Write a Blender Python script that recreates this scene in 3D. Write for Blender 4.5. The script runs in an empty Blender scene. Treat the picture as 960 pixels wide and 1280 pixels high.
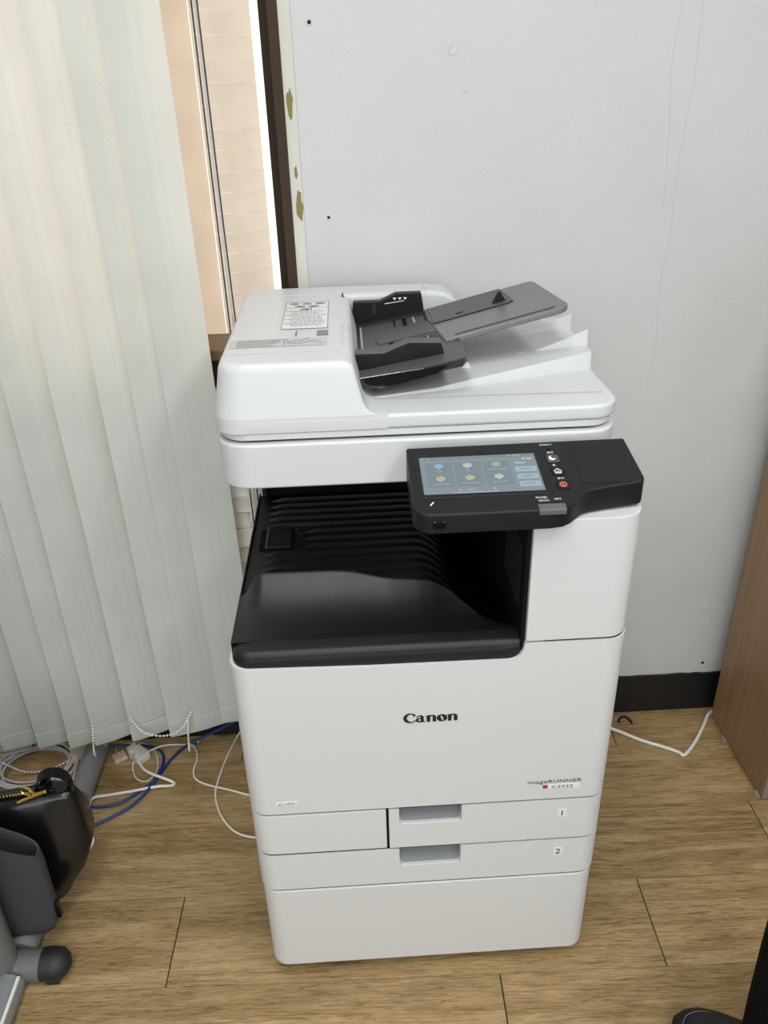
import bpy, bmesh, math, random
from mathutils import Vector, Matrix
random.seed(7)
S = bpy.context.scene
COL = S.collection

# ------------------------------------------------------------------ camera
CAM = dict(loc=(-0.0907, -0.8733, 1.4015), yaw=0.0375, pitch=0.4899, roll=-0.0295, f=987.09)
def make_camera():
    cd = bpy.data.cameras.new('camera'); co = bpy.data.objects.new('camera', cd); COL.objects.link(co)
    cy, sy = math.cos(CAM['yaw']), math.sin(CAM['yaw']); cp, sp = math.cos(CAM['pitch']), math.sin(CAM['pitch'])
    fwd = Vector((sy*cp, cy*cp, -sp)); right = Vector((cy, -sy, 0)); up = right.cross(fwd)
    cr, sr = math.cos(CAM['roll']), math.sin(CAM['roll'])
    r = cr*right + sr*up; u = -sr*right + cr*up
    m = Matrix((r, u, -fwd)).transposed().to_4x4(); m.translation = Vector(CAM['loc'])
    co.matrix_world = m
    cd.sensor_fit = 'VERTICAL'; cd.sensor_height = 32.0; cd.lens = CAM['f']/1280*32.0
    cd.clip_start = 0.02
    S.camera = co
make_camera()
# ------------------------------------------------------------------ world, lights, exposure
wd = bpy.data.worlds.new('daylight'); S.world = wd; wd.use_nodes = True
bg = wd.node_tree.nodes['Background']
bg.inputs['Color'].default_value = (1.0, 0.95, 0.89, 1); bg.inputs['Strength'].default_value = 1.7
def area(name, loc, sx, sy, power, color, rot=(0, 0, 0)):
    l = bpy.data.lights.new(name, 'AREA'); l.shape = 'RECTANGLE'; l.size = sx; l.size_y = sy
    l.energy = power; l.color = color
    o = bpy.data.objects.new(name, l); COL.objects.link(o); o.location = loc; o.rotation_euler = rot
    return o
LAMPS = [(0.9, -0.75, 13), (-0.25, -0.75, 15), (0.9, -2.3, 14), (-0.25, -2.3, 14)]
for lx, ly, lp in LAMPS:
    area('ceiling_lamp', (lx, ly, 2.44), 0.28, 1.18, lp, (.965, 0.985, 1.0))
area('front_fill_light', (-.2, -3.24, 1.30), 2.4, 1.7, 38, (.90, .955, 1.0), (math.radians(90), 0, 0))  # fill added behind the camera to brighten the fronts, no window seen there
vs = S.view_settings
vs.view_transform = 'Standard'; vs.look = 'None'; vs.gamma = 1; vs.use_curve_mapping = False; vs.exposure = -0.02

# ------------------------------------------------------------------ materials
MATS = {}
def new_mat(name):
    m = bpy.data.materials.new(name); m.use_nodes = True
    MATS[name] = m
    nt = m.node_tree
    return m, nt, nt.nodes['Principled BSDF']
def simple(name, col, rough=.5, metal=0, spec=.5, bump=0, bscale=400, coat=0, trans=0, ior=1.45):
    m, nt, b = new_mat(name)
    b.inputs['Base Color'].default_value = (*col, 1); b.inputs['Roughness'].default_value = rough
    b.inputs['Metallic'].default_value = metal; b.inputs['Specular IOR Level'].default_value = spec
    b.inputs['Coat Weight'].default_value = coat
    if trans: b.inputs['Transmission Weight'].default_value = trans; b.inputs['IOR'].default_value = ior
    if bump:
        t = nt.nodes.new('ShaderNodeTexCoord'); n = nt.nodes.new('ShaderNodeTexNoise'); n.inputs['Scale'].default_value = bscale
        n.inputs['Detail'].default_value = 2
        bp = nt.nodes.new('ShaderNodeBump'); bp.inputs['Strength'].default_value = bump; bp.inputs['Distance'].default_value = .0006
        nt.links.new(t.outputs['Object'], n.inputs['Vector']); nt.links.new(n.outputs['Fac'], bp.inputs['Height'])
        nt.links.new(bp.outputs['Normal'], b.inputs['Normal'])
    return m
def emis(name, col, st, rough=.25):
    m = simple(name, (.02, .02, .02), rough); b = m.node_tree.nodes['Principled BSDF']
    b.inputs['Emission Color'].default_value = (*col, 1); b.inputs['Emission Strength'].default_value = st
    return m
def ramp(nt, stops):
    r = nt.nodes.new('ShaderNodeValToRGB'); e = r.color_ramp.elements
    while len(e) < len(stops): e.new(.5)
    for i, (p, c) in enumerate(stops): e[i].position = p; e[i].color = (*c, 1)
    return r
def math_node(nt, op, a=None, b=None, clamp=False):
    n = nt.nodes.new('ShaderNodeMath'); n.operation = op; n.use_clamp = clamp
    for i, v in enumerate((a, b)):
        if v is None: continue
        if isinstance(v, (int, float)): n.inputs[i].default_value = v
        else: nt.links.new(v, n.inputs[i])
    return n.outputs[0]

simple('white_plastic', (.62, .625, .62), .42, bump=.25, bscale=900)
simple('white_plastic_cool', (.60, .612, .622), .4, bump=.25, bscale=900)
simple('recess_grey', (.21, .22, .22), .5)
simple('black_plastic', (.008, .0085, .009), .42, spec=.4, bump=.5, bscale=700)
simple('tray_black', (.006, .0065, .0072), .36, bump=.6, bscale=900)
simple('panel_black', (.0095, .0098, .010), .45, spec=.28, bump=.25, bscale=900)
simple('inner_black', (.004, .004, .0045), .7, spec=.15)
simple('gloss_black', (.004, .004, .005), .12)
simple('feed_grey', (.070, .070, .072), .45, bump=.3, bscale=800)
simple('feed_dark', (.018, .018, .019), .45, spec=.35)
simple('guide_black', (.005, .006, .007), .45, spec=.25)
simple('ink_black', (.008, .008, .008), .4)
simple('ink_grey', (.16, .16, .16), .6)
simple('ink_light_grey', (.36, .36, .355), .6)
simple('ink_white', (.85, .85, .85), .5)
simple('red_square', (.35, .012, .015), .4)
simple('button_red', (.55, .14, .10), .4)
simple('button_slate', (.06, .066, .07), .35)
simple('led_bar', (.10, .105, .115), .3)
simple('label_white', (.74, .75, .75), .35)
simple('frame_brown', (.050, .033, .020), .7, spec=.2)
simple('frame_brown_dark', (.028, .018, .011), .7, spec=.2)
simple('rail_tan', (.17, .105, .05), .6)
simple('baseboard_black', (.006, .007, .009), .45, bump=.6, bscale=60)
simple('cable_white', (.78, .76, .69), .45)
simple('cable_grey', (.55, .55, .56), .45)
simple('cable_blue', (.015, .045, .19), .4)
simple('tie_black', (.01, .01, .01), .5)
simple('dark_cord', (.03, .03, .045), .6)
simple('light_cord', (.5, .5, .52), .6)
simple('bead_white', (.85, .84, .80), .35)
simple('kraft_tan', (.62, .47, .29), .7, spec=.2)
simple('duct_grey', (.52, .54, .55), .5)
simple('tube_grey', (.13, .135, .135), .42, bump=.5, bscale=300)
simple('tube_grey_light', (.22, .23, .235), .4, bump=.4, bscale=300)
simple('cap_black', (.012, .012, .013), .55, bump=.8, bscale=120)
simple('leather_black', (.005, .005, .005), .22, bump=.5, bscale=60)
simple('gold', (.75, .52, .18), .25, metal=1)
simple('tote_fabric', (.040, .038, .044), .85, bump=.8, bscale=500)
simple('tote_lining', (.008, .008, .009), .9)
simple('shoe_black', (.010, .010, .011), .35, bump=.6, bscale=300)
simple('sole_black', (.015, .015, .015), .6)
simple('stitch_grey', (.12, .12, .12), .7)
simple('trouser_black', (.0030, .0030, .0034), .95, spec=.1)
simple('paint_olive', (.22, .20, .07), .8)
simple('hole_dark', (.01, .01, .01), .9)
simple('plaster_strip', (.62, .60, .54), .75, bump=1, bscale=90)
simple('foam_white', (.74, .73, .66), .7, bump=1.0, bscale=45)
simple('lamp_housing', (.8, .8, .8), .5)
simple('ceiling_paint', (.78, .78, .77), .8)
simple('room_paint', (.66, .66, .645), .8)
simple('clear_foot', (.35, .34, .32), .3)
simple('blue_print_card', (.55, .60, .72), .5)
simple('blue_print', (.10, .18, .50), .5)
emis('screen_grey', (0.2, 0.25, 0.285), 1)
emis('screen_tile', (0.165, 0.21, 0.24), 1)
emis('screen_button', (0.31, 0.42, 0.48), 1)
emis('icon_white', (0.46, 0.5, 0.51), 1)
emis('icon_blue', (0.22, 0.42, 0.56), 1)
emis('icon_yellow', (0.44, 0.43, 0.28), 1)
emis('icon_green', (0.3, 0.4, 0.2), 1)
emis('lamp_tube', (1, .98, .95), 3.0)

def wall_material():
    m, nt, b = new_mat('wall_paint')
    t = nt.nodes.new('ShaderNodeTexCoord')
    n1 = nt.nodes.new('ShaderNodeTexNoise'); n1.inputs['Scale'].default_value = 2.2; n1.inputs['Detail'].default_value = 5
    n2 = nt.nodes.new('ShaderNodeTexNoise'); n2.inputs['Scale'].default_value = 75; n2.inputs['Detail'].default_value = 4
    n3 = nt.nodes.new('ShaderNodeTexNoise'); n3.inputs['Scale'].default_value = 9; n3.inputs['Detail'].default_value = 3
    for n in (n1, n2, n3): nt.links.new(t.outputs['Object'], n.inputs['Vector'])
    r = ramp(nt, [(.3, (.525, .527, .523)), (.7, (.585, .587, .582))])
    nt.links.new(n1.outputs['Fac'], r.inputs['Fac']); nt.links.new(r.outputs['Color'], b.inputs['Base Color'])
    b.inputs['Roughness'].default_value = .55
    h = math_node(nt, 'ADD', math_node(nt, 'MULTIPLY', n2.outputs['Fac'], .7), math_node(nt, 'MULTIPLY', n3.outputs['Fac'], .7))
    bp = nt.nodes.new('ShaderNodeBump'); bp.inputs['Strength'].default_value = .6; bp.inputs['Distance'].default_value = .003
    nt.links.new(h, bp.inputs['Height']); nt.links.new(bp.outputs['Normal'], b.inputs['Normal'])
wall_material()

def plank_material():
    m, nt, b = new_mat('oak_vinyl')
    t = nt.nodes.new('ShaderNodeTexCoord'); oi = nt.nodes.new('ShaderNodeObjectInfo')
    rnd = math_node(nt, 'MULTIPLY', oi.outputs['Random'], 37.0)
    comb = nt.nodes.new('ShaderNodeCombineXYZ'); nt.links.new(rnd, comb.inputs['X']); nt.links.new(rnd, comb.inputs['Z'])
    add = nt.nodes.new('ShaderNodeVectorMath'); add.operation = 'ADD'
    nt.links.new(t.outputs['Object'], add.inputs[0]); nt.links.new(comb.outputs[0], add.inputs[1])
    def noise(scale_vec, sc, det, dist=0, rough=.6):
        mp = nt.nodes.new('ShaderNodeMapping'); mp.inputs['Scale'].default_value = scale_vec
        nt.links.new(add.outputs[0], mp.inputs['Vector'])
        n = nt.nodes.new('ShaderNodeTexNoise'); n.inputs['Scale'].default_value = sc; n.inputs['Detail'].default_value = det
        n.inputs['Distortion'].default_value = dist; n.inputs['Roughness'].default_value = rough
        nt.links.new(mp.outputs[0], n.inputs['Vector']); return n.outputs['Fac']
    vmp = nt.nodes.new('ShaderNodeMapping'); vmp.inputs['Scale'].default_value = (3.2, 8.0, 1); nt.links.new(add.outputs[0], vmp.inputs['Vector'])
    vo = nt.nodes.new('ShaderNodeTexVoronoi'); vo.inputs['Scale'].default_value = 1.0; vo.inputs['Randomness'].default_value = 1
    nt.links.new(vmp.outputs[0], vo.inputs['Vector'])
    near = math_node(nt, 'MAXIMUM', math_node(nt, 'SUBTRACT', .42, vo.outputs['Distance']), 0.0)
    bend = math_node(nt, 'MULTIPLY', math_node(nt, 'MULTIPLY', near, near), .22)
    cb = nt.nodes.new('ShaderNodeCombineXYZ'); nt.links.new(bend, cb.inputs['Y'])
    add2 = nt.nodes.new('ShaderNodeVectorMath'); add2.operation = 'ADD'
    nt.links.new(add.outputs[0], add2.inputs[0]); nt.links.new(cb.outputs[0], add2.inputs[1]); add = add2
    broad = noise((2.4, 8, 1), 1.6, 5, .8)
    grain = noise((5.0, 62, 1), 3.0, 9, .7, .72)
    fine = noise((18, 230, 1), 2.2, 4, .3)
    crack = noise((2.2, 50, 1), 2.4, 4, .6, .55)
    # cathedral figure: wave bands, warped
    mp = nt.nodes.new('ShaderNodeMapping'); mp.inputs['Scale'].default_value = (.55, 7.0, 1); nt.links.new(add.outputs[0], mp.inputs['Vector'])
    wv = nt.nodes.new('ShaderNodeTexWave'); wv.wave_type = 'RINGS'; wv.inputs['Scale'].default_value = 3.2
    wv.inputs['Distortion'].default_value = 6; wv.inputs['Detail'].default_value = 3; wv.inputs['Detail Scale'].default_value = 1.4
    nt.links.new(mp.outputs[0], wv.inputs['Vector'])
    s = math_node(nt, 'ADD', math_node(nt, 'MULTIPLY', broad, .30), math_node(nt, 'MULTIPLY', grain, .42))
    s = math_node(nt, 'ADD', s, math_node(nt, 'MULTIPLY', fine, .28))
    s = math_node(nt, 'ADD', s, math_node(nt, 'MULTIPLY', math_node(nt, 'SUBTRACT', wv.outputs['Fac'], .5), .07))
    s = math_node(nt, 'ADD', s, math_node(nt, 'MULTIPLY', math_node(nt, 'SUBTRACT', oi.outputs['Random'], .5), .05))
    r = ramp(nt, [(.31, (.105, .061, .025)), (.42, (.245, .158, .068)), (.51, (.355, .240, .112)), (.62, (.49, .355, .182))])
    nt.links.new(s, r.inputs['Fac'])
    # knots
    kr = ramp(nt, [(.0, (.30, .24, .18)), (.045, (.45, .36, .28)), (.09, (1, 1, 1)), (1, (1, 1, 1))])
    kn = math_node(nt, 'ADD', vo.outputs['Distance'], math_node(nt, 'MULTIPLY', math_node(nt, 'SUBTRACT', fine, .5), .05))
    nt.links.new(kn, kr.inputs['Fac'])
    mx = nt.nodes.new('ShaderNodeMix'); mx.data_type = 'RGBA'; mx.blend_type = 'MULTIPLY'; mx.inputs['Factor'].default_value = .75
    nt.links.new(r.outputs['Color'], mx.inputs['A']); nt.links.new(kr.outputs['Color'], mx.inputs['B'])
    cd_ = math_node(nt, 'ABSOLUTE', math_node(nt, 'SUBTRACT', crack, .47))
    cr_ = ramp(nt, [(.0, (.52, .46, .40)), (.010, (.62, .56, .50)), (.022, (1, 1, 1)), (1, (1, 1, 1))]); nt.links.new(cd_, cr_.inputs['Fac'])
    mx2 = nt.nodes.new('ShaderNodeMix'); mx2.data_type = 'RGBA'; mx2.blend_type = 'MULTIPLY'; mx2.inputs['Factor'].default_value = .8
    nt.links.new(mx.outputs['Result'], mx2.inputs['A']); nt.links.new(cr_.outputs['Color'], mx2.inputs['B'])
    nt.links.new(mx2.outputs['Result'], b.inputs['Base Color'])
    b.inputs['Roughness'].default_value = .42; b.inputs['Specular IOR Level'].default_value = .4
    bp = nt.nodes.new('ShaderNodeBump'); bp.inputs['Strength'].default_value = .25; bp.inputs['Distance'].default_value = .0008
    nt.links.new(grain, bp.inputs['Height']); nt.links.new(bp.outputs['Normal'], b.inputs['Normal'])
plank_material()
simple('joint_dark', (.030, .020, .012), .8)

def veneer_material():
    m, nt, b = new_mat('brown_veneer')
    t = nt.nodes.new('ShaderNodeTexCoord'); mp = nt.nodes.new('ShaderNodeMapping'); mp.inputs['Scale'].default_value = (60, 60, 1.6)
    n = nt.nodes.new('ShaderNodeTexNoise'); n.inputs['Scale'].default_value = 2; n.inputs['Detail'].default_value = 5
    nt.links.new(t.outputs['Object'], mp.inputs['Vector']); nt.links.new(mp.outputs[0], n.inputs['Vector'])
    r = ramp(nt, [(.3, (.26, .150, .072)), (.7, (.37, .232, .120))]); nt.links.new(n.outputs['Fac'], r.inputs['Fac'])
    nt.links.new(r.outputs['Color'], b.inputs['Base Color']); b.inputs['Roughness'].default_value = .45
    m, nt, b = new_mat('ply_edge')
    t = nt.nodes.new('ShaderNodeTexCoord'); mp = nt.nodes.new('ShaderNodeMapping'); mp.inputs['Scale'].default_value = (330, 1, 1)
    w = nt.nodes.new('ShaderNodeTexWave'); w.bands_direction = 'X'; w.inputs['Scale'].default_value = .32
    nt.links.new(t.outputs['Object'], mp.inputs['Vector']); nt.links.new(mp.outputs[0], w.inputs['Vector'])
    r = ramp(nt, [(.3, (.07, .045, .03)), (.6, (.42, .38, .33))]); nt.links.new(w.outputs['Fac'], r.inputs['Fac'])
    nt.links.new(r.outputs['Color'], b.inputs['Base Color'])
veneer_material()

def cloth_material():
    # woven vertical-blind fabric: diffuse + translucent, two columns of woven dashes (denser yarn)
    m = bpy.data.materials.new('blind_fabric'); m.use_nodes = True; MATS['blind_fabric'] = m
    nt = m.node_tree; nt.nodes.clear()
    out = nt.nodes.new('ShaderNodeOutputMaterial')
    uv = nt.nodes.new('ShaderNodeUVMap'); uv.uv_map = 'slat'
    sep = nt.nodes.new('ShaderNodeSeparateXYZ'); nt.links.new(uv.outputs[0], sep.inputs[0])
    u, v = sep.outputs[0], sep.outputs[1]
    def col(c, w):
        d = math_node(nt, 'ABSOLUTE', math_node(nt, 'SUBTRACT', u, c))
        return math_node(nt, 'LESS_THAN', d, w)
    cols = math_node(nt, 'ADD', col(.42, .032), col(.62, .032), True)
    ph = math_node(nt, 'FRACT', math_node(nt, 'ADD', math_node(nt, 'MULTIPLY', v, 74.0), math_node(nt, 'MULTIPLY', u, 7.0)))
    dash = math_node(nt, 'MULTIPLY', cols, math_node(nt, 'LESS_THAN', ph, .58))
    thin = col(.86, .006)
    tc = nt.nodes.new('ShaderNodeTexCoord'); mp = nt.nodes.new('ShaderNodeMapping'); mp.inputs['Scale'].default_value = (1, 1, 1)
    nz = nt.nodes.new('ShaderNodeTexNoise'); nz.inputs['Scale'].default_value = 9; nz.inputs['Detail'].default_value = 4
    nt.links.new(tc.outputs['Object'], nz.inputs['Vector'])
    rd = ramp(nt, [(.3, (.72, .785, .745)), (.7, (.78, .84, .80))]); nt.links.new(nz.outputs['Fac'], rd.inputs['Fac'])
    df = nt.nodes.new('ShaderNodeBsdfDiffuse'); nt.links.new(rd.outputs['Color'], df.inputs['Color'])
    tr = nt.nodes.new('ShaderNodeBsdfTranslucent')
    mc = nt.nodes.new('ShaderNodeMix'); mc.data_type = 'RGBA'; nt.links.new(dash, mc.inputs['Factor'])
    mc.inputs['A'].default_value = (.58, .42, .335, 1); mc.inputs['B'].default_value = (.46, .33, .26, 1)
    nt.links.new(mc.outputs['Result'], tr.inputs['Color'])
    mix = nt.nodes.new('ShaderNodeMixShader'); mix.inputs[0].default_value = .36
    nt.links.new(df.outputs[0], mix.inputs[1]); nt.links.new(tr.outputs[0], mix.inputs[2])
    bh = math_node(nt, 'ADD', thin, 0.0)
    bp = nt.nodes.new('ShaderNodeBump'); bp.inputs['Strength'].default_value = .25; bp.inputs['Distance'].default_value = .0006
    nt.links.new(bh, bp.inputs['Height']); nt.links.new(bp.outputs['Normal'], df.inputs['Normal'])
    nt.links.new(mix.outputs[0], out.inputs['Surface'])
cloth_material()
def translucent(name, dcol, tcol, f):
    m = bpy.data.materials.new(name); m.use_nodes = True; MATS[name] = m
    nt = m.node_tree; nt.nodes.clear(); out = nt.nodes.new('ShaderNodeOutputMaterial')
    tc = nt.nodes.new('ShaderNodeTexCoord'); nz = nt.nodes.new('ShaderNodeTexNoise'); nz.inputs['Scale'].default_value = 14; nz.inputs['Detail'].default_value = 6
    nt.links.new(tc.outputs['Object'], nz.inputs['Vector'])
    r = ramp(nt, [(.35, tuple(c*.86 for c in tcol)), (.62, tcol)]); nt.links.new(nz.outputs['Fac'], r.inputs['Fac'])
    df = nt.nodes.new('ShaderNodeBsdfDiffuse'); df.inputs['Color'].default_value = (*dcol, 1)
    tr = nt.nodes.new('ShaderNodeBsdfTranslucent'); nt.links.new(r.outputs['Color'], tr.inputs['Color'])
    mx = nt.nodes.new('ShaderNodeMixShader'); mx.inputs[0].default_value = f
    nt.links.new(df.outputs[0], mx.inputs[1]); nt.links.new(tr.outputs[0], mx.inputs[2]); nt.links.new(mx.outputs[0], out.inputs['Surface'])
translucent('ribbed_sheet', (.72, .66, .59), (.82, .71, .63), .42)
translucent('sheet_rib', (.85, .80, .74), (.92, .84, .74), .40)
translucent('flat_sheet', (.66, .57, .50), (.82, .67, .56), .48)
def glass_mat(name, tint, gl=.06):
    m = bpy.data.materials.new(name); m.use_nodes = True; MATS[name] = m
    nt = m.node_tree; nt.nodes.clear(); out = nt.nodes.new('ShaderNodeOutputMaterial')
    tp = nt.nodes.new('ShaderNodeBsdfTransparent'); tp.inputs['Color'].default_value = (*tint, 1)
    g = nt.nodes.new('ShaderNodeBsdfGlossy'); g.inputs['Roughness'].default_value = .05
    mx = nt.nodes.new('ShaderNodeMixShader'); mx.inputs[0].default_value = gl
    nt.links.new(tp.outputs[0], mx.inputs[1]); nt.links.new(g.outputs[0], mx.inputs[2]); nt.links.new(mx.outputs[0], out.inputs['Surface'])
glass_mat('window_glass', (.95, .95, .93), .004)
glass_mat('smoke_plastic', (.42, .42, .43), .10)

# ------------------------------------------------------------------ mesh helpers
ORG = {}
def link(o, parent=None):
    COL.objects.link(o)
    if parent: o.parent = parent
def thing(name, label, cat, loc=(0, 0, 0), group=None):
    o = bpy.data.objects.new(name, None); COL.objects.link(o); o.location = loc
    o.empty_display_size = .05
    o['label'] = label; o['category'] = cat
    if group: o['group'] = group
    ORG[o.name] = Vector(loc)
    return o
def tag(o, label, cat, group=None):
    o['label'] = label; o['category'] = cat
    if group: o['group'] = group
    return o
def obj(name, bm, mat, parent=None, smooth=True, angle=35, origin=None, label=None, wn=True):
    me = bpy.data.meshes.new(name)
    org = ORG[parent.name] if parent else Vector(origin or (0, 0, 0))
    bmesh.ops.recalc_face_normals(bm, faces=bm.faces)
    bmesh.ops.translate(bm, verts=bm.verts, vec=-org)
    bm.to_mesh(me); bm.free()
    me.materials.append(MATS[mat])
    if smooth:
        me.shade_smooth(); me.set_sharp_from_angle(angle=math.radians(angle))
    o = bpy.data.objects.new(name, me); link(o, parent)
    if smooth and wn:
        w = o.modifiers.new('weighted', 'WEIGHTED_NORMAL'); w.keep_sharp = True; w.weight = 80
    if parent is None: o.location = org
    ORG[o.name] = org
    if label: o['label'] = label
    return o
def struct(name, bm, mat, **k):
    o = obj(name, bm, mat, **k); o['kind'] = 'structure'; return o
def BM(): return bmesh.new()
def add_box(bm, x0, x1, y0, y1, z0, z1):
    v = [bm.verts.new((x, y, z)) for x in (x0, x1) for y in (y0, y1) for z in (z0, z1)]
    fs = [bm.faces.new([v[i] for i in f]) for f in ((0, 1, 3, 2), (4, 6, 7, 5), (0, 4, 5, 1), (2, 3, 7, 6), (0, 2, 6, 4), (1, 5, 7, 3))]
    return v
def box(*a):
    bm = BM(); add_box(bm, *a); return bm
def add_prism(bm, poly, mapf, d0, d1):
    """poly: 2-D outline, mapf(p, q, d) -> 3-D point, extruded from d0 to d1"""
    a = [bm.verts.new(mapf(p[0], p[1], d0)) for p in poly]; b = [bm.verts.new(mapf(p[0], p[1], d1)) for p in poly]
    n = len(poly)
    bm.faces.new(a); bm.faces.new(b[::-1])
    for i in range(n): bm.faces.new((a[i], a[(i+1) % n], b[(i+1) % n], b[i]))
    return a + b
XZ = lambda p, q, d: (p, d, q)
XY = lambda p, q, d: (p, q, d)
YZ = lambda p, q, d: (d, p, q)
def prism(poly, mapf, d0, d1):
    bm = BM(); add_prism(bm, poly, mapf, d0, d1); return bm
def bevel(bm, w, seg=2, ang=40, sel=None):
    bmesh.ops.recalc_face_normals(bm, faces=bm.faces); bm.normal_update()
    es = []
    for e in bm.edges:
        if len(e.link_faces) != 2: continue
        if sel is not None:
            if sel(e.verts[0].co, e.verts[1].co): es.append(e)
        elif e.calc_face_angle(0) > math.radians(ang): es.append(e)
    if es: bmesh.ops.bevel(bm, geom=es, offset=w, segments=seg, profile=.5, affect='EDGES', clamp_overlap=True)
    return bm
def vert_edges(xs, y, tol=1e-4):
    return lambda a, b: abs(a.x-b.x) < tol and abs(a.y-b.y) < tol and abs(a.y-y) < tol and any(abs(a.x-x) < tol for x in xs)
def arc(cx, cy, r, a0, a1, n=8):
    return [(cx+r*math.cos(math.radians(a0+(a1-a0)*i/n)), cy+r*math.sin(math.radians(a0+(a1-a0)*i/n))) for i in range(n+1)]
def rrect(x0, x1, y0, y1, r, n=4):
    return arc(x1-r, y1-r, r, 0, 90, n)+arc(x0+r, y1-r, r, 90, 180, n)+arc(x0+r, y0+r, r, 180, 270, n)+arc(x1-r, y0+r, r, 270, 360, n)
def smooth_path(pts, n=6):
    P = [Vector(p) for p in pts]; out = []
    for i in range(len(P)-1):
        p0, p1, p2, p3 = P[max(i-1, 0)], P[i], P[i+1], P[min(i+2, len(P)-1)]
        for k in range(n):
            t = k/n
            out.append(.5*((2*p1)+(p2-p0)*t+(2*p0-5*p1+4*p2-p3)*t*t+(3*p1-p0-3*p2+p3)*t**3))
    out.append(P[-1]); return out
def add_tube(bm, pts, r, seg=8, caps=True):
    P = [Vector(p) for p in pts]; rings = []
    up = Vector((0, 0, 1)); prev = None
    for i, p in enumerate(P):
        t = (P[min(i+1, len(P)-1)]-P[max(i-1, 0)]).normalized()
        if prev is None:
            a = up if abs(t.dot(up)) < .9 else Vector((1, 0, 0))
            n1 = (a-t*a.dot(t)).normalized()
        else:
            n1 = (prev-t*prev.dot(t)); n1 = n1.normalized() if n1.length > 1e-6 else Vector((1, 0, 0))
        prev = n1; n2 = t.cross(n1); rr = r[i] if isinstance(r, (list, tuple)) else r
        rings.append([bm.verts.new(p+n1*rr*math.cos(2*math.pi*k/seg)+n2*rr*math.sin(2*math.pi*k/seg)) for k in range(seg)])
    for a, b in zip(rings, rings[1:]):
        for k in range(seg): bm.faces.new((a[k], a[(k+1) % seg], b[(k+1) % seg], b[k]))
    if caps: bm.faces.new(rings[0][::-1]); bm.faces.new(rings[-1])
def tube(pts, r, seg=8, sm=0):
    bm = BM(); add_tube(bm, smooth_path(pts, sm) if sm else pts, r, seg); return bm
def add_ball(bm, c, r, u=8, v=6):
    bmesh.ops.create_uvsphere(bm, u_segments=u, v_segments=v, radius=r, matrix=Matrix.Translation(c))
def grid(nx, ny, f):
    bm = BM(); V = [[bm.verts.new(f(i/nx, j/ny)) for j in range(ny+1)] for i in range(nx+1)]
    for i in range(nx):
        for j in range(ny): bm.faces.new((V[i][j], V[i+1][j], V[i+1][j+1], V[i][j+1]))
    return bm
def loft(rings, close=True):
    bm = BM(); R = [[bm.verts.new(p) for p in r] for r in rings]; n = len(R[0])
    for a, b in zip(R, R[1:]):
        for k in range(n): bm.faces.new((a[k], a[(k+1) % n], b[(k+1) % n], b[k]))
    if close: bm.faces.new(R[0][::-1]); bm.faces.new(R[-1])
    return bm
def interp(x, xs, ys):
    if x <= xs[0]: return ys[0]
    for i in range(len(xs)-1):
        if x <= xs[i+1]:
            t = (x-xs[i])/(xs[i+1]-xs[i]); return ys[i]+(ys[i+1]-ys[i])*t
    return ys[-1]
def sstep(t): t = max(0, min(1, t)); return t*t*(3-2*t)
def text_bm(txt, size, mapf, thick, sx=1.0, align='CENTER', spacing=1.0):
    cu = bpy.data.curves.new('t', 'FONT'); cu.body = txt; cu.size = size; cu.align_x = align; cu.align_y = 'CENTER'
    cu.space_character = spacing; cu.resolution_u = 3
    to = bpy.data.objects.new('t', cu); COL.objects.link(to)
    me = bpy.data.meshes.new_from_object(to)
    bm = BM(); bm.from_mesh(me)
    bpy.data.objects.remove(to); bpy.data.meshes.remove(me); bpy.data.curves.remove(cu)
    for v in bm.verts: v.co = Vector(mapf(v.co.x*sx, v.co.y, 0))
    return bm

# ------------------------------------------------------------------ the room
WY = 0.625          # face of the back wall
XL, XR, YF, ZC = -2.3, 2.4, -3.3, 2.5
WX0, WX1, WZ0, WZ1 = -2.0, -0.182, 0.955, 2.2    # window opening
bm = box(XL, XR, YF, WY+.02, -.06, -.006); floor = struct('floor', bm, 'joint_dark', smooth=False)
bm = box(XL, XR, YF, WY+.15, ZC, ZC+.05); struct('ceiling', bm, 'ceiling_paint', smooth=False)
bm = BM()
add_box(bm, WX1, XR, WY, WY+.14, 0, ZC); add_box(bm, WX0, WX1, WY, WY+.14, 0, WZ0)
add_box(bm, WX0, WX1, WY, WY+.14, WZ1, ZC); add_box(bm, XL, WX0, WY, WY+.14, 0, ZC)
wall = struct('wall_back', bm, 'wall_paint', smooth=False)
struct('wall_left', box(XL-.08, XL, YF, WY+.14, 0, ZC), 'room_paint', smooth=False)
struct('wall_right', box(XR, XR+.08, YF, WY+.14, 0, ZC), 'room_paint', smooth=False)
struct('wall_front', box(XL, XR, YF-.08, YF, 0, ZC), 'room_paint', smooth=False)

# planks: 0.18 x 0.90 m, each one an object
PW, PL, SL = .18, .90, -.024
ang = math.atan(SL)
def plank_mesh(length):
    bm = box(.0011, length-.0011, .0004, PW-.0004, -.006, 0)
    bevel(bm, .0005, 1, 60, sel=lambda a, b: a.z > -.001 and b.z > -.001)
    me = bpy.data.meshes.new('plank'); bmesh.ops.recalc_face_normals(bm, faces=bm.faces); bm.to_mesh(me); bm.free()
    me.materials.append(MATS['oak_vinyl']); return me
full = plank_mesh(PL)
joint = {0: .121, 1: .427, 2: .735, 3: -.05, 4: .505}
for row in range(-6, 5):
    y0 = -.20+PW*row
    jx = joint.get(row, (.31*row) % PL)
    x = jx-PL*math.ceil((jx+1.75)/PL)
    while x < 1.9:
        o = bpy.data.objects.new('plank', full); link(o, floor)
        o.location = (x, y0+SL*x, 0); o.rotation_euler = (0, 0, ang)
        x += PL*math.cos(ang)

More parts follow.
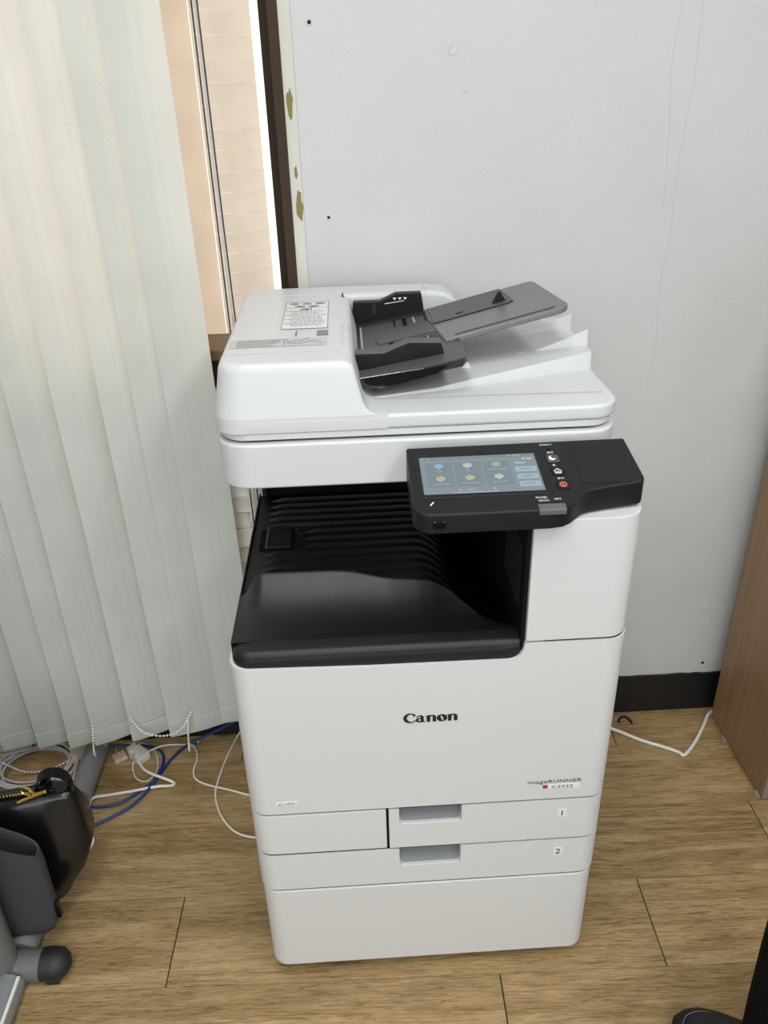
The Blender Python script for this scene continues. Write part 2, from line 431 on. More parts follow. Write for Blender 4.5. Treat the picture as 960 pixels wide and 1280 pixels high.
# baseboards (black, uneven painted top edge on the back wall)
random.seed(3)
top = []
x = XR
while x > XL:
    top.append((x, .112+random.uniform(-.0016, .0016))); x -= .018
struct('baseboard_back', prism([(XL, 0), (XR, 0)]+top, XZ, WY-.006, WY+.002), 'baseboard_black', smooth=False)
struct('baseboard_left', box(XL, XL+.01, YF, WY, 0, .11), 'baseboard_black', smooth=False)
struct('baseboard_right', box(XR-.01, XR, YF, WY, 0, .11), 'baseboard_black', smooth=False)

# window: brown frame, glass, backlit sheet outside
win = struct('window_1', box(WX1-.016, WX1, WY-.012, WY+.10, WZ0, WZ1), 'frame_brown')
def part(name, bm, mat, parent, **k): return obj(name, bm, mat, parent, **k)
part('frame_jamb', box(WX1-.031, WX1-.016, WY+.006, WY+.10, WZ0, WZ1), 'frame_brown_dark', win)
part('frame_jamb', box(WX0, WX0+.031, WY-.004, WY+.10, WZ0, WZ1), 'frame_brown', win)
part('frame_head', box(WX0, WX1, WY-.004, WY+.10, WZ1-.035, WZ1), 'frame_brown', win)
part('frame_sill', bevel(box(WX0, WX1-.016, WY-.020, WY+.10, .955, .976), .002, 1), 'rail_tan', win)
part('frame_lower_rail', box(WX0, WX1-.016, WY-.012, WY+.02, .90, .955), 'frame_brown_dark', win)
part('pane', box(WX0+.03, WX1-.03, WY+.05, WY+.054, .985, WZ1-.03), 'window_glass', win, smooth=False)
# outside the pane: ribbed curved screen and a flat panel beside it
scr = thing('outdoor_screen', 'cream ribbed curved sheet glowing with daylight outside the window', 'screen', (-.29, .78, .96))
def ribbed(u, z, bump=0):
    a = u*math.radians(92)
    return (-.345+(.097+bump)*math.sin(a), .772-bump*.8+.10*(1-math.cos(a)), z-.006*u*u)
zs = []
for k in range(35):
    z = .895+.0375*k; zs += [(z, 0), (z+.0010, .0016), (z+.002, .0024), (z+.0030, .0016), (z+.004, 0)]
bm = grid(16, len(zs)-1, lambda u, v: ribbed(u, *zs[round(v*(len(zs)-1))]))
for f in bm.faces:
    zc = f.calc_center_median(); k = ((zc.z+.006*((zc.x+.345)/.097)**2-.895) % .0375)
    f.material_index = 1 if k < .0041 else 0
sho = part('sheet', bm, 'ribbed_sheet', scr, angle=80); sho.data.materials.append(MATS['sheet_rib'])
part('flat_panel', grid(4, 4, lambda u, v: (-.45+.103*u, .777-.004*math.sin(u*3.1), .88+1.3*v)), 'flat_sheet', scr)

# plaster strip with old paint beside the frame
st = struct('trim_1', bevel(box(WX1, WX1+.021, WY-.005, WY+.01, .112, ZC), .002, 2), 'plaster_strip')
for (cx, cz, w, h, sd) in ((-.172, 1.385, .006, .026, 1), (-.168, 1.225, .006, .030, 2), (-.170, 1.28, .003, .012, 3)):
    random.seed(sd); n = 14
    poly = [(cx+w*math.cos(2*math.pi*i/n)*random.uniform(.6, 1.2), cz+h*math.sin(2*math.pi*i/n)*random.uniform(.7, 1.1)) for i in range(n)]
    part('peeled_patch', prism(poly, XZ, WY-.0056, WY-.004), 'paint_olive', st, smooth=False)
def hole(x, z, r):
    part('drill_hole', prism(arc(x, z, r, 0, 330, 11), XZ, WY-.0006, WY+.001), 'hole_dark', wall, smooth=False)
    bmr = BM(); add_tube(bmr, [(x+r*1.5*math.cos(a*math.pi/6), WY, z+r*1.5*math.sin(a*math.pi/6)) for a in range(13)], r*.4, 5)
    part('plaster_ring', bmr, 'wall_paint', wall)
hole(-.132, 1.502, .0030); hole(-.118, 1.204, .0026); hole(.738, .141, .0040)
def ridge(pts, r=.0016):
    part('paint_ridge', tube([(x, WY+.0004, z) for x, z in pts], r, 6, 4), 'wall_paint', wall)
ridge([(.478, 1.56), (.476, 1.51), (.472, 1.45), (.474, 1.40), (.482, 1.33), (.487, 1.26), (.489, 1.20)], .0014)
ridge([(.513, 1.56), (.512, 1.50), (.514, 1.42), (.510, 1.34), (.506, 1.26), (.509, 1.16), (.503, 1.06), (.51, .95), (.50, .86)], .0013)
ridge([(.43, .866), (.50, .874), (.57, .888), (.62, .892)], .0007)
ridge([(.47, .76), (.53, .70), (.58, .60), (.63, .52)], .0007)
ridge([(.715, .30), (.735, .29), (.735, .265), (.715, .262)], .0018)
ridge([(.725, .33), (.715, .31), (.70, .30)], .0018)
ridge([(.10, 1.466), (.094, 1.456), (.104, 1.450), (.110, 1.462)], .0016)
ridge([(.124, 1.408), (.118, 1.401), (.128, 1.396)], .0014)
ridge([(-.149, 1.144), (-.153, 1.141), (-.149, 1.137), (-.146, 1.141), (-.149, 1.144)], .0010)
for i, (x, z, w) in enumerate(((.258, 1.204, .016), (.285, 1.201, .012), (.245, 1.208, .009), (.27, 1.192, .010), (.30, 1.205, .008), (.14, 1.215, .01))):
    random.seed(40+i)
    ridge([(x+w*math.cos(t)*random.uniform(.7, 1.2), z+w*.35*math.sin(t)*random.uniform(.6, 1.3)) for t in [k*.9 for k in range(6)]], .0008)

# stacked foam stones on the wall below the window
random.seed(11)
z = .13; r = 0
while z < .88:
    h = random.uniform(.030, .045); x = -.64-random.random()*.08
    while x < -.18:
        w = random.uniform(.09, .17); d = random.uniform(.006, .014); x1 = min(x+w, -.165)
        if x1-x > .015:
            bm = box(x+.0005, x1-.0005, WY-d, WY+.001, z+.0005, z+h-.0005)
            bmesh.ops.subdivide_edges(bm, edges=bm.edges[:], cuts=2, use_grid_fill=True)
            for v in bm.verts:
                if v.co.y < WY: v.co += Vector((random.uniform(-.001, .001), random.uniform(-.004, .004), random.uniform(-.0012, .0012)))
            part('foam_stone', bm, 'foam_white', wall, angle=60)
        x = x1
        if x1 >= -.166: break
    z += h

# ceiling light fixtures
for i, (lx, ly, lp) in enumerate(LAMPS):
    t = thing('ceiling_light', ['white strip light on ceiling above the printer, right', 'white strip light on ceiling above the blind', 'white strip light on ceiling behind the camera, right', 'white strip light on ceiling behind the camera, left'][i], 'light', (lx, ly, ZC), 'ceiling strip lights')
    part('housing', bevel(box(lx-.16, lx+.16, ly-.62, ly+.62, 2.455, ZC), .004, 1), 'lamp_housing', t)
    part('diffuser', bevel(box(lx-.14, lx+.14, ly-.59, ly+.59, 2.447, 2.456), .003, 1), 'lamp_tube', t)

# ------------------------------------------------------------------ vertical blind
blind = thing('vertical_blind', 'pale green fabric vertical blind hanging over the window', 'blind', (-1.0, .52, 2.3))
part('head_rail', bevel(box(-2.05, -.30, .495, .545, 2.29, 2.33), .003, 1), 'lamp_housing', blind)
SLATS = [(-.436, -.418, .150), (-.488, -.482, .124), (-.547, -.541, .112), (-.63, -.626, .110), (-.708, -.711, .104), (-.772, -.769, .098), (-.842, -.841, .098), (-.919, -.919, .098)]
x = -.995
while x > -1.98: SLATS.append((x, x, .098)); x -= .078
SW = .089
def make_slat(xt, xb, z0, k):
    random.seed(100+k)
    z1 = 2.29; tilt = math.radians(random.uniform(17, 23)); nz = 34; nu = 4
    bow = random.uniform(.001, .004); ph = random.uniform(0, 6)
    bm = BM(); uvl = bm.loops.layers.uv.new('slat'); V = []
    wid = SW if k else .091
    if k == 0: tilt = math.radians(8)
    for j in range(nz+1):
        t = j/nz; zz = z0+(z1-z0)*t; row = []
        xx = xb+(xt-xb)*min(1, max(0, (zz-.1)/1.4))
        tw = tilt*(1-.25*math.sin(t*3+ph)*.5)
        for i in range(nu+1):
            s = i/nu
            c = bow*(4*s*(1-s))
            wob = .0025*math.sin(zz*5+ph+s*2)*(1-t)+.0012*math.sin(zz*17+ph*2)
            px = xx+wid*s*math.cos(tw)/math.cos(tilt)*math.cos(tilt)
            py = .500+wid*s*math.sin(tw)-c+wob
            row.append(bm.verts.new((px, py, zz)))
        V.append(row)
    for j in range(nz):
        for i in range(nu):
            f = bm.faces.new((V[j][i], V[j][i+1], V[j+1][i+1], V[j+1][i]))
            for lp, (a, b) in zip(f.loops, ((i, j), (i+1, j), (i+1, j+1), (i, j+1))):
                lp[uvl].uv = (a/nu, z0+(z1-z0)*b/nz)
    o = part('slat', bm, 'blind_fabric', blind, angle=80)
    # weighted hem pocket
    zt = z0+.042; rows = []
    bm = BM(); uvl = bm.loops.layers.uv.new('slat')
    def pt(s, zz, off):
        tw = tilt
        return (xb+wid*s*math.cos(tw), .500+wid*s*math.sin(tw)-bow*4*s*(1-s)+.0025*math.sin(zz*5+ph+s*2)+.0012*math.sin(zz*17+ph*2)+off, zz)
    for i in range(nu+1):
        s = i/nu
        rows.append([bm.verts.new(pt(s, zz, off)) for zz, off in ((zt, -.0006), (zt-.004, -.0022), (z0+.006, -.0026), (z0-.0015, 0), (z0+.006, .0026), (zt-.004, .0022), (zt, .0006))])
    for a, b in zip(rows, rows[1:]):
        for q in range(6): bm.faces.new((a[q], b[q], b[q+1], a[q+1]))
    part('hem', bm, 'blind_fabric', o, angle=70)
    return o
for k, (a, b, c) in enumerate(SLATS): make_slat(a, b, c, k)
def bead_chain(pts, name='bead_chain', gap=.0080, r=.0027):
    P = smooth_path(pts, 10); bm = BM(); acc = 0; last = P[0]; add_ball(bm, last, r, 6, 4)
    for a, b in zip(P, P[1:]):
        d = (b-a).length; acc += d
        while acc >= gap and d > 0:
            acc -= gap; add_ball(bm, b-(b-a).normalized()*acc, r, 6, 4)
    add_tube(bm, P, .0004, 4)
    return part(name, bm, 'bead_white', blind)
bead_chain([(-.706, .493, .165), (-.710, .488, .135), (-.716, .49, .09), (-.735, .53, .04), (-.775, .572, .012), (-.803, .553, .010), (-.834, .532, .010), (-.868, .520, .010), (-.906, .523, .010), (-.952, .546, .012), (-.985, .566, .012)])
bead_chain([(-.617, .492, .180), (-.600, .488, .150), (-.575, .487, .134), (-.550, .487, .130), (-.525, .487, .137), (-.506, .488, .152), (-.490, .49, .178), (-.482, .494, .192)])
bead_chain([(-.617, .495, .170), (-.600, .492, .140), (-.580, .492, .128)])
bead_chain([(-.492, .489, .168), (-.497, .487, .13), (-.505, .50, .07), (-.525, .58, .012), (-.516, .592, .008), (-.505, .59, .008)])
for dx, mt in ((0, 'dark_cord'), (.006, 'light_cord'), (.010, 'dark_cord')):
    part('pull_cord', tube([(-.309+dx*.6, .575, 2.29), (-.309+dx, .575, 1.2), (-.307+dx*1.6, .575, .5), (-.309+dx, .575, .42)], .0014, 6), mt, blind)

# ------------------------------------------------------------------ the printer
W = .2825
pr = thing('multifunction_printer', 'large white and black office printer copier with touchscreen, standing on the floor', 'printer', (0, .3, 0))
WP = 'white_plastic'
def front_block(x0, x1, z0, z1, poly=None, y0=0, y1=.05, left=True, right=True, r=.03, soft=.0020, lip=None):
    bm = prism(poly or [(x0, z0), (x1, z0), (x1, z1), (x0, z1)], XZ, y0, y1)
    xs = ([x0] if left else [])+([x1] if right else [])
    bevel(bm, r, 7, sel=vert_edges(xs, y0))
    if lip:
        bm.normal_update()
        def lipsel(a, b):
            if abs(a.z-b.z) > .03 and abs(a.x-b.x) < .01: return False
            return all(abs(v.z-lz(v.x)) < .0025 for v in (a, b)) and a.y < y0+.035 and b.y < y0+.035 and (max(a.y, b.y)-y0 < .0301)
        lz = lip if callable(lip) else (lambda x: lip)
        bevel(bm, .0060, 3, sel=lipsel)
    bevel(bm, soft, 2, 50)
    return bm
part('body_shell', bevel(box(-W+.004, W-.004, .048, .59, .034, .600), .004, 2), WP, pr)
part('side_wall', bevel(box(-W+.004, -W+.010, .048, .59, .590, .692), .001, 1), WP, pr)
part('side_wall', bevel(box(.140, W-.004, .048, .59, .590, .690), .001, 1), WP, pr)
part('rear_wall', bevel(box(-W+.004, W-.004, .586, .592, .590, .912), .001, 1), WP, pr)
for za, zb_ in ((.4045, .4100), (.3125, .3180), (.2262, .2325)):  # black strips put the shade of the panel gaps into colour
    part('seam_shade', prism(rrect(-W+.003, W-.003, .0030, .048, .0265, 8), XY, za, zb_), 'inner_black', pr)
part('seam_shade', box(-.0692, -.0638, .0030, .048, .315, .406), 'inner_black', pr, smooth=False)
part('seam_shade', prism(rrect(.140, W-.003, .0030, .048, .0265, 8), XY, .7165, .7215), 'inner_black', pr)
# casters
for cx in (-.24, .24):
    for cy in (.06, .54):
        c = part('caster', prism(arc(cy, .016, .016, 0, 345, 23), YZ, cx-.012, cx+.012), 'cap_black', pr)
part('leveling_foot', tube([(-.288, .20, .0), (-.288, .20, .012)], .014, 12), WP, pr)
part('leveling_foot', tube([(.288, .20, .0), (.288, .20, .012)], .014, 12), WP, pr)
ped = part('pedestal', front_block(-W+.002, W-.002, .03, .227, soft=.0030, lip=.227), WP, pr)
part('pedestal_side', bevel(box(-W+.002, W-.002, .052, .585, .032, .227), .004, 2), WP, ped)
def notch(x0, x1, zb, zt, r=.006):
    return [(x1, zt), (x1, zb+r)]+arc(x1-r, zb+r, r, 0, -90, 4)[1:]+arc(x0+r, zb+r, r, 270, 180, 4)[:]+[(x0, zt)]
def drawer(x0, x1, z0, z1, zb, n0, n1, left):
    poly = [(x0, z0), (x1, z0), (x1, z1)]+notch(n0, n1, zb, z1)+[(x0, z1)]
    d = part('paper_drawer', front_block(x0, x1, z0, z1, poly, left=left, lip=lambda x: zb if n0 < x < n1 else 99), WP, pr)
    # recessed grip: sloped pocket behind the notch
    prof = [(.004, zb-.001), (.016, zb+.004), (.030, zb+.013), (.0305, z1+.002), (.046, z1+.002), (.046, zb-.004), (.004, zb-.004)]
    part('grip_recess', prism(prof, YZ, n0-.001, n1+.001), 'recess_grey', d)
    return d
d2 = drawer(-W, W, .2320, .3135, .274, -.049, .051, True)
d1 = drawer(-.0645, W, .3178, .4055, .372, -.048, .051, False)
part('toner_waste_cover', front_block(-W, -.0685, .3178, .4055, right=False), WP, pr)
def onfront(x, z, y=-.0006): return lambda p, q, d: (x+p, y, z+q)
def plate(x0, x1, z0, z1, mat, parent, name, y0=-.0006, y1=.001): return part(name, box(x0, x1, y0, y1, z0, z1), mat, parent, smooth=False)
for dd, n, zc in ((d1, '1', .3757), (d2, '2', .2862)):
    lb = plate(.2055, .2195, zc-.0085, zc+.0085, 'label_white', dd, 'number_label')
    part('number_print', text_bm(n, .0165, onfront(.2125, zc, -.001), 0, 1.15), 'ink_black', lb, smooth=False)
# front cover with raised inner corner
top_edge = [(W, .7175), (.134, .7175)]+arc(.110, .7125, .0225, 0, -90, 8)+[(-.08, .6915), (-W, .697)]
cov = part('front_cover', front_block(-W, W, .4096, .7, [(-W, .4096), (W, .4096)]+top_edge, soft=.0022, lip=lambda x: .6915+max(0, -.08-x)*.0272 if x < .1101 else 99), WP, pr)

def canon_logo():
    bm = BM(); y0, y1 = -.0009, .001
    H = .0125; k = H        # x-height
    def P(poly, ox): add_prism(bm, [(-.0385+ox+p*k, .5845+q*k) for p, q in poly], XZ, y0, y1)
    def ell(cx, cy, rx, ry, a0, a1, n=14): return [(cx+rx*math.cos(math.radians(a0+(a1-a0)*i/n)), cy+ry*math.sin(math.radians(a0+(a1-a0)*i/n))) for i in range(n+1)]
    def strip(o, i):
        for a in range(len(o)-1): P([o[a], o[a+1], i[a+1], i[a]], cur)
    cur = 0.0   # C
    strip(ell(.78, .66, .80, .72, 55, 318, 22), ell(.98, .68, .58, .60, 72, 300, 22))
    P([(1.22, .80), (1.46, 1.16), (1.16, 1.24), (.95, 1.28), (1.13, 1.10)], cur)
    P([(1.27, .16), (1.42, .30), (1.36, .34), (1.20, .20)], cur)
    cur = .0172  # a
    strip(ell(.46, .30, .40, .32, 40, 330, 16), ell(.56, .32, .20, .20, 40, 330, 16))
    P([(.62, 0), (1.10, 0), (1.16, .06), (1.02, .12), (1.00, .70), (.90, .92), (.60, .92), (.66, .60)], cur)
    strip(ell(.58, .62, .46, .40, 25, 165, 12), ell(.50, .66, .26, .24, 25, 165, 12))
    def n_glyph():
        P([(.02, 0), (.44, 0), (.44, .82), (.44, 1.0), (.30, .98), (.05, .92), (-.14, .86), (.02, .82)], cur)
        strip(ell(.72, .62, .42, .38, 0, 140, 10), ell(.66, .62, .08, .26, 0, 140, 10))
        P([(.72, 0), (1.14, 0), (1.14, .66), (.72, .66)], cur)
    cur = .0338; n_glyph()
    cur = .0500  # o
    o = ell(.52, .49, .62, .52, 0, 360, 28)
    i = [(.52+.13*math.cos(math.radians(360*t/28))-.30*math.sin(math.radians(360*t/28))*.42, .49+.40*math.sin(math.radians(360*t/28))) for t in range(29)]
    strip(o, i)
    cur = .0650; n_glyph()
    return bm
part('brand_logo', canon_logo(), 'ink_black', cov, smooth=False)
part('series_print', text_bm('imageRUNNER', .0098, onfront(.195, .4475, -.0008), 0, 1.30, spacing=1.08), 'ink_black', cov, smooth=False)
part('red_mark', box(.1775, .1845, -.0008, .001, .4335, .4395), 'red_square', cov, smooth=False)
ml = plate(.186, .2355, .4318, .4405, 'label_white', cov, 'model_label')
part('model_print', text_bm('C3222', .0078, onfront(.208, .436, -.001), 0, 1.5, spacing=1.1), 'ink_black', ml, smooth=False)
nl = plate(-.2385, -.2055, .4285, .4365, 'label_white', cov, 'toner_label')
part('toner_print', text_bm('NPG', .0068, onfront(-.2165, .4325, -.001), 0, 1.1), 'ink_grey', nl, smooth=False)
bm = BM(); tp = [(-.2345, .4300), (-.2265, .4300), (-.2305, .4355), (-.2345, .4300)]
add_tube(bm, [(a, -.0009, b) for a, b in tp], .0005, 4); part('toner_triangle', bm, 'ink_grey', nl, smooth=False)
# right-hand column
colm = part('column_cover', front_block(.134, W, .7205, .912, left=False, r=.034), WP, pr)
part('column_body', bevel(box(.140, W, .052, .59, .685, .93), .004, 2), WP, pr)
part('column_inner_wall', bevel(box(.1275, .1335, .006, .50, .60, .915), .001, 1), 'inner_black', pr)
for k in range(9):
    part('vent_slot', box(.1268, .1277, .03+.012*k, .036+.012*k, .76, .86), 'feed_dark', pr, smooth=False)
# in-body tray cavity
part('cavity_back', box(-.262, .135, .50, .585, .60, .915), 'inner_black', pr, smooth=False)
part('back_post', bevel(box(-.272, -.262, .49, .585, .66, .91), .002, 1), 'black_plastic', pr)
YB_X = [-.276, -.117, -.085, -.054, .02, .05, .08, .11, .13]; YB_Y = [.144, .141, .137, .129, .130, .100, .066, .05, .048]
ZR = [.765, .765, .760, .755, .748, .737, .722, .716, .716]
def yb_of(x):
    return sum(interp(x+d, YB_X, YB_Y) for d in (-.014, -.007, 0, .007, .014))/5
def zr_of(x):
    return sum(interp(x+d, YB_X, ZR) for d in (-.02, -.01, 0, .01, .02))/5
def zfloor(x): return .716-.10*sstep((x+.0)/.14)
def tray_z(x, y):
    yb = yb_of(x); zr = zr_of(x); s = (y-.03)/(yb-.03)
    lf = sstep((x+.276)/.035)
    zshelf = .7215+(zr-.7215)*(max(0, min(1, s))**2.8)*lf
    if s <= 1: return zshelf
    t = sstep((y-yb)/.028)
    return zshelf*(1-t)+min(zshelf, zfloor(x))*t
def tray_pt(u, v):
    x = -.277+.4045*u; yb = yb_of(x)
    y = .0305+(yb-.0305)*(v/.5) if v <= .5 else yb+(.5-yb)*((v-.5)/.5)**1.4
    return (x, y, tray_z(x, y))
bm = grid(80, 60, tray_pt)
tray = part('output_tray', bm, 'tray_black', pr, angle=75)
part('tray_side', bevel(prism([(.033, .690), (.50, .690), (.50, .722), (.033, .7215)], YZ, -.2785, -.2755), .001, 1), 'tray_black', tray)
def rib_strip(y, x0, x1):
    n = 26; bm = BM(); rows = []
    for i in range(n+1):
        x = x0+(x1-x0)*i/n; z = zfloor(x); h = .007*sstep(i/2)*sstep((n-i)/3)
        rows.append([bm.verts.new(p) for p in ((x, y-.0034, z-.003), (x, y-.0018, z+h), (x, y+.0018, z+h), (x, y+.0034, z-.003))])
    for a, b in zip(rows, rows[1:]):
        for q in range(3): bm.faces.new((a[q], b[q], b[q+1], a[q+1]))
    return bm
for k in range(12):
    y = .198+.0252*k
    x0 = -.255
    if k in (4, 5, 6): x0 = -.185
    part('rib', rib_strip(y, x0, .06), 'tray_black', tray, angle=50)
# paper stopper well between the ribs
well = part('stopper_well', box(-.262, -.205, .292, .362, .712, .7185), 'inner_black', tray, smooth=False)
part('stopper_flap', bevel(box(-.248, -.208, .294, .360, .716, .7205), .001, 1), 'feed_dark', well)
for k in range(3): part('flap_rib', box(-.247, -.21, .303+.02*k, .306+.02*k, .7205, .7235), 'black_plastic', well, smooth=False)
part('flap_edge', bevel(box(-.251, -.247, .292, .362, .714, .724), .001, 1), 'feed_grey', well)
part('latch_outline', tube([(-.205, .362, .7175), (-.200, .362, .7175), (-.196, .345, .716), (-.184, .343, .715), (-.181, .325, .714), (-.184, .312, .714), (-.199, .310, .7165), (-.200, .292, .7175)], .0011, 5), 'feed_dark', well)
# black front rim of the tray
def rim():
    path = [(-.2795, .05), (-.2795, .03)]+arc(-.2515, .03, .028, 180, 270, 8)[1:]+[(x, .002) for x in (-.2, -.1, 0, .08, .109, .127)]
    prof = [(.002, .680), (.002, .7035), (.0045, .7065), (.004, .7115), (.0065, .7165), (.012, .7195), (.030, .7215)]
    rows = []; bm = BM()
    for i, p in enumerate(path):
        a = Vector(path[max(i-1, 0)]); b = Vector(path[min(i+1, len(path)-1)]); t = (b-a).normalized(); nrm = Vector((-t.y, t.x))
        row = []
        for ins, z in prof:
            q = Vector(p)+nrm*ins
            zz = z+(max(0, p[0]-.10)/.027)**2*.006 if z < .71 else z
            row.append(bm.verts.new((min(q.x, .129), q.y, zz)))
        rows.append(row)
    for a, b in zip(rows, rows[1:]):
        for q in range(len(prof)-1): bm.faces.new((a[q], b[q], b[q+1], a[q+1]))
    return bm
part('tray_rim', rim(), 'black_plastic', pr, angle=60)

# scanner base
def slab(x0, x1, y0, y1, z0, z1, r, soft, seg=8):
    bm = prism(rrect(x0, x1, y0, y1, r, seg), XY, z0, z1); return bevel(bm, soft, 3, 50)
part('scanner_base', slab(-W, W, .135, .592, .909, .976, .045, .004), 'white_plastic_cool', pr)
part('lid_gap_shade', slab(-W+.014, W-.014, .149, .58, .972, .982, .036, .001), 'inner_black', pr)  # black slab stands in for the shadow line between lid and base
lid = part('lid_seal', slab(-W+.005, W-.005, .1425, .590, .9795, .9895, .040, .002), WP, pr)
# lid deck and document feeder housing
part('lid_deck', slab(-W-.0005, W+.0005, .1395, .590, .990, 1.0115, .042, .005), 'white_plastic_cool', pr)
def feeder_housing():
    lev = [(.9912, -.0400, 0), (1.0112, -.0400, 0), (1.0124, -.0590, 0), (1.0145, -.0655, 0), (1.0190, -.0710, 0), (1.0260, -.0750, 0), (1.0400, -.0790, 0), (1.0640, -.0845, 0), (1.0740, -.0865, 0), (1.0790, -.0895, .0010), (1.0822, -.0940, .0026), (1.0842, -.1000, .0050), (1.0852, -.1080, .0085)]
    rings = []
    for z, xr, ins in lev:
        t = max(0, z-1.0115)
        xl = -.2826+t*.16+ins; yf = .1398+t*.16+ins; yb = .575
        r = .036
        pts = [(xr, yb), (xl, yb)]+[(xl, yb-(yb-yf-r)*k/4) for k in range(1, 4)]+arc(xl+r, yf+r, r, 180, 270, 9)+arc(xr-.006, yf+.006, .006, 270, 360, 4)+[(xr, yf+(yb-yf)*k/4) for k in (1, 2, 3)]
        rings.append([(x, y, z+(.0063*max(0, y-.2)/.375 if z > 1.03 else 0)) for x, y in pts])
    return loft(rings)
ft = part('feeder_housing', feeder_housing(), 'white_plastic_cool', pr, angle=50)
part('deck_crease', tube([(-.068, .200, 1.0130), (.10, .196, 1.0130), (.268, .190, 1.0130)], .0005, 4), 'ink_light_grey', pr)
def spine():
    prof = [(-.272, .993), (.120, .993), (.115, 1.040), (.098, 1.078), (.078, 1.0885), (.05, 1.0915), (-.268, 1.0915)]
    bm = BM(); add_prism(bm, prof, XZ, .518, .588); return bevel(bm, .009, 4, 25)
part('feeder_spine', spine(), 'white_plastic_cool', pr)
part('spine_seam', tube([(.046, .518, 1.087), (.046, .53, 1.0917), (.046, .575, 1.0917)], .0006, 4), 'ink_light_grey', pr)
part('feeder_latch', box(-.1005, -.098, .505, .520, 1.0885, 1.0935), 'ink_black', pr, smooth=False)
part('cover_seam', box(-.262, -.108, .1985, .1995, 1.0845, 1.0856), 'ink_light_grey', ft, smooth=False)
# printed labels on the feeder cover (flat print)
def ztop(y): return 1.0853+.0063*(y-.2)/.375+.0003
def onlid(x, y): return lambda p, q, d: (x+p, y+q, ztop(y+q)+.0003)
def flat(x0, x1, y0, y1, lift=.0002, bm=None):
    bm = bm or BM(); vs = [bm.verts.new((x, y, ztop(y)+lift)) for x, y in ((x0, y0), (x1, y0), (x1, y1), (x0, y1))]; bm.faces.new(vs); return bm
ins = part('instruction_label', flat(-.194, -.123, .314, .473), 'label_white', ft, smooth=False)
bm = BM()
for a in ((-.194, -.1932, .314, .473), (-.1238, -.123, .314, .473), (-.194, -.123, .4715, .473), (-.194, -.123, .314, .3155), (-.194, -.123, .4365, .4378)): flat(*a, .0005, bm)
part('label_border', bm, 'ink_grey', ins, smooth=False)
bm = BM(); random.seed(21)
for r_ in range(8):
    y = .412-.0115*r_; x = -.187 if r_ % 2 == 0 else -.181
    if r_ % 2 == 0: flat(x-.004, x-.0015, y, y+.005, .0005, bm)
    while x < -.135+random.uniform(-.012, .006):
        w = random.uniform(.003, .009); flat(x, x+w, y, y+.0048, .0005, bm); x += w+.0016
part('instruction_print', bm, 'ink_light_grey', ins, smooth=False)
bm = BM()
for cx, cy, w in ((-.180, .462, .008), (-.159, .462, .008), (-.137, .462, .008), (-.170, .446, .009), (-.148, .446, .009)):
    P = [(cx+w*math.cos(t*math.pi/8), cy+.0045*math.sin(t*math.pi/8), ztop(cy)+.0005) for t in range(17)]
    add_tube(bm, P, .0004, 4); flat(cx-w*.55, cx+w*.55, cy-.0016, cy+.0016, .0005, bm)
part('paper_size_marks', bm, 'ink_grey', ins, smooth=False)
bm = BM(); flat(-.166, -.154, .421, .431, .0005, bm); flat(-.152, -.150, .420, .434, .0005, bm); flat(-.170, -.167, .421, .427, .0005, bm)
part('feeder_pictogram', bm, 'ink_grey', ins, smooth=False)
dl = part('diagram_label', flat(-.262, -.123, .229, .266), 'ink_light_grey', ft, smooth=False)
MATS['label_pale'] = simple('label_pale', (.50, .50, .50), .5); dl.data.materials[0] = MATS['label_pale']
bm = BM(); random.seed(5)
for r_ in range(6):
    y = .2595-.0055*r_; x = -.252
    while x < -.200+random.uniform(-.004, .004):
        w = random.uniform(.003, .008); flat(x, x+w, y, y+.003, .0005, bm); x += w+.0014
part('diagram_text', bm, 'ink_light_grey', dl, smooth=False)
bm = BM()
for P in ([(-.184, .262), (-.187, .252), (-.184, .245), (-.184, .234)], [(-.180, .264), (-.184, .254)], [(-.150, .268), (-.158, .256), (-.175, .249), (-.181, .248)], [(-.181, .246), (-.172, .240), (-.158, .243), (-.146, .250), (-.134, .244), (-.131, .237)], [(-.205, .258), (-.187, .261)], [(-.205, .246), (-.190, .248)]):
    add_tube(bm, smooth_path([(a, b, ztop(b)+.0004) for a, b in P], 4), .0004, 4)
part('diagram_drawing', bm, 'ink_grey', dl, smooth=False)
part('cover_slot', flat(-.1705, -.1685, .276, .304, .0003), 'ink_grey', ft, smooth=False)
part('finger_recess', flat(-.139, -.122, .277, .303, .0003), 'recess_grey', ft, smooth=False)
def strip_pt(u, y):   # sloped strip on the right flank of the cover
    x = -.1045+(.0165)*u; z0_ = 1.0852-.0060*u; return (x, y, z0_+.0063*(y-.2)/.375+.0006)
bm = BM()
def sq(u0, u1, y0, y1): bm.faces.new([bm.verts.new(strip_pt(a, b)) for a, b in ((u0, y0), (u1, y0), (u1, y1), (u0, y1))])
for r_ in range(10): sq(.10+.05*(r_ % 3), .78-.08*((r_*7) % 3), .222+.0095*r_, .225+.0095*r_)
part('caution_print', bm, 'ink_light_grey', ft, smooth=False)
bm = BM(); n = 10
bm.faces.new([bm.verts.new(strip_pt(.05+.85*i/n, .320)) for i in range(n+1)]+[bm.verts.new(strip_pt(.05+.85*i/n, .320+.018*math.sin(math.pi*i/n))) for i in range(n-1, 0, -1)])
part('caution_arc', bm, 'ink_light_grey', ft, smooth=False)
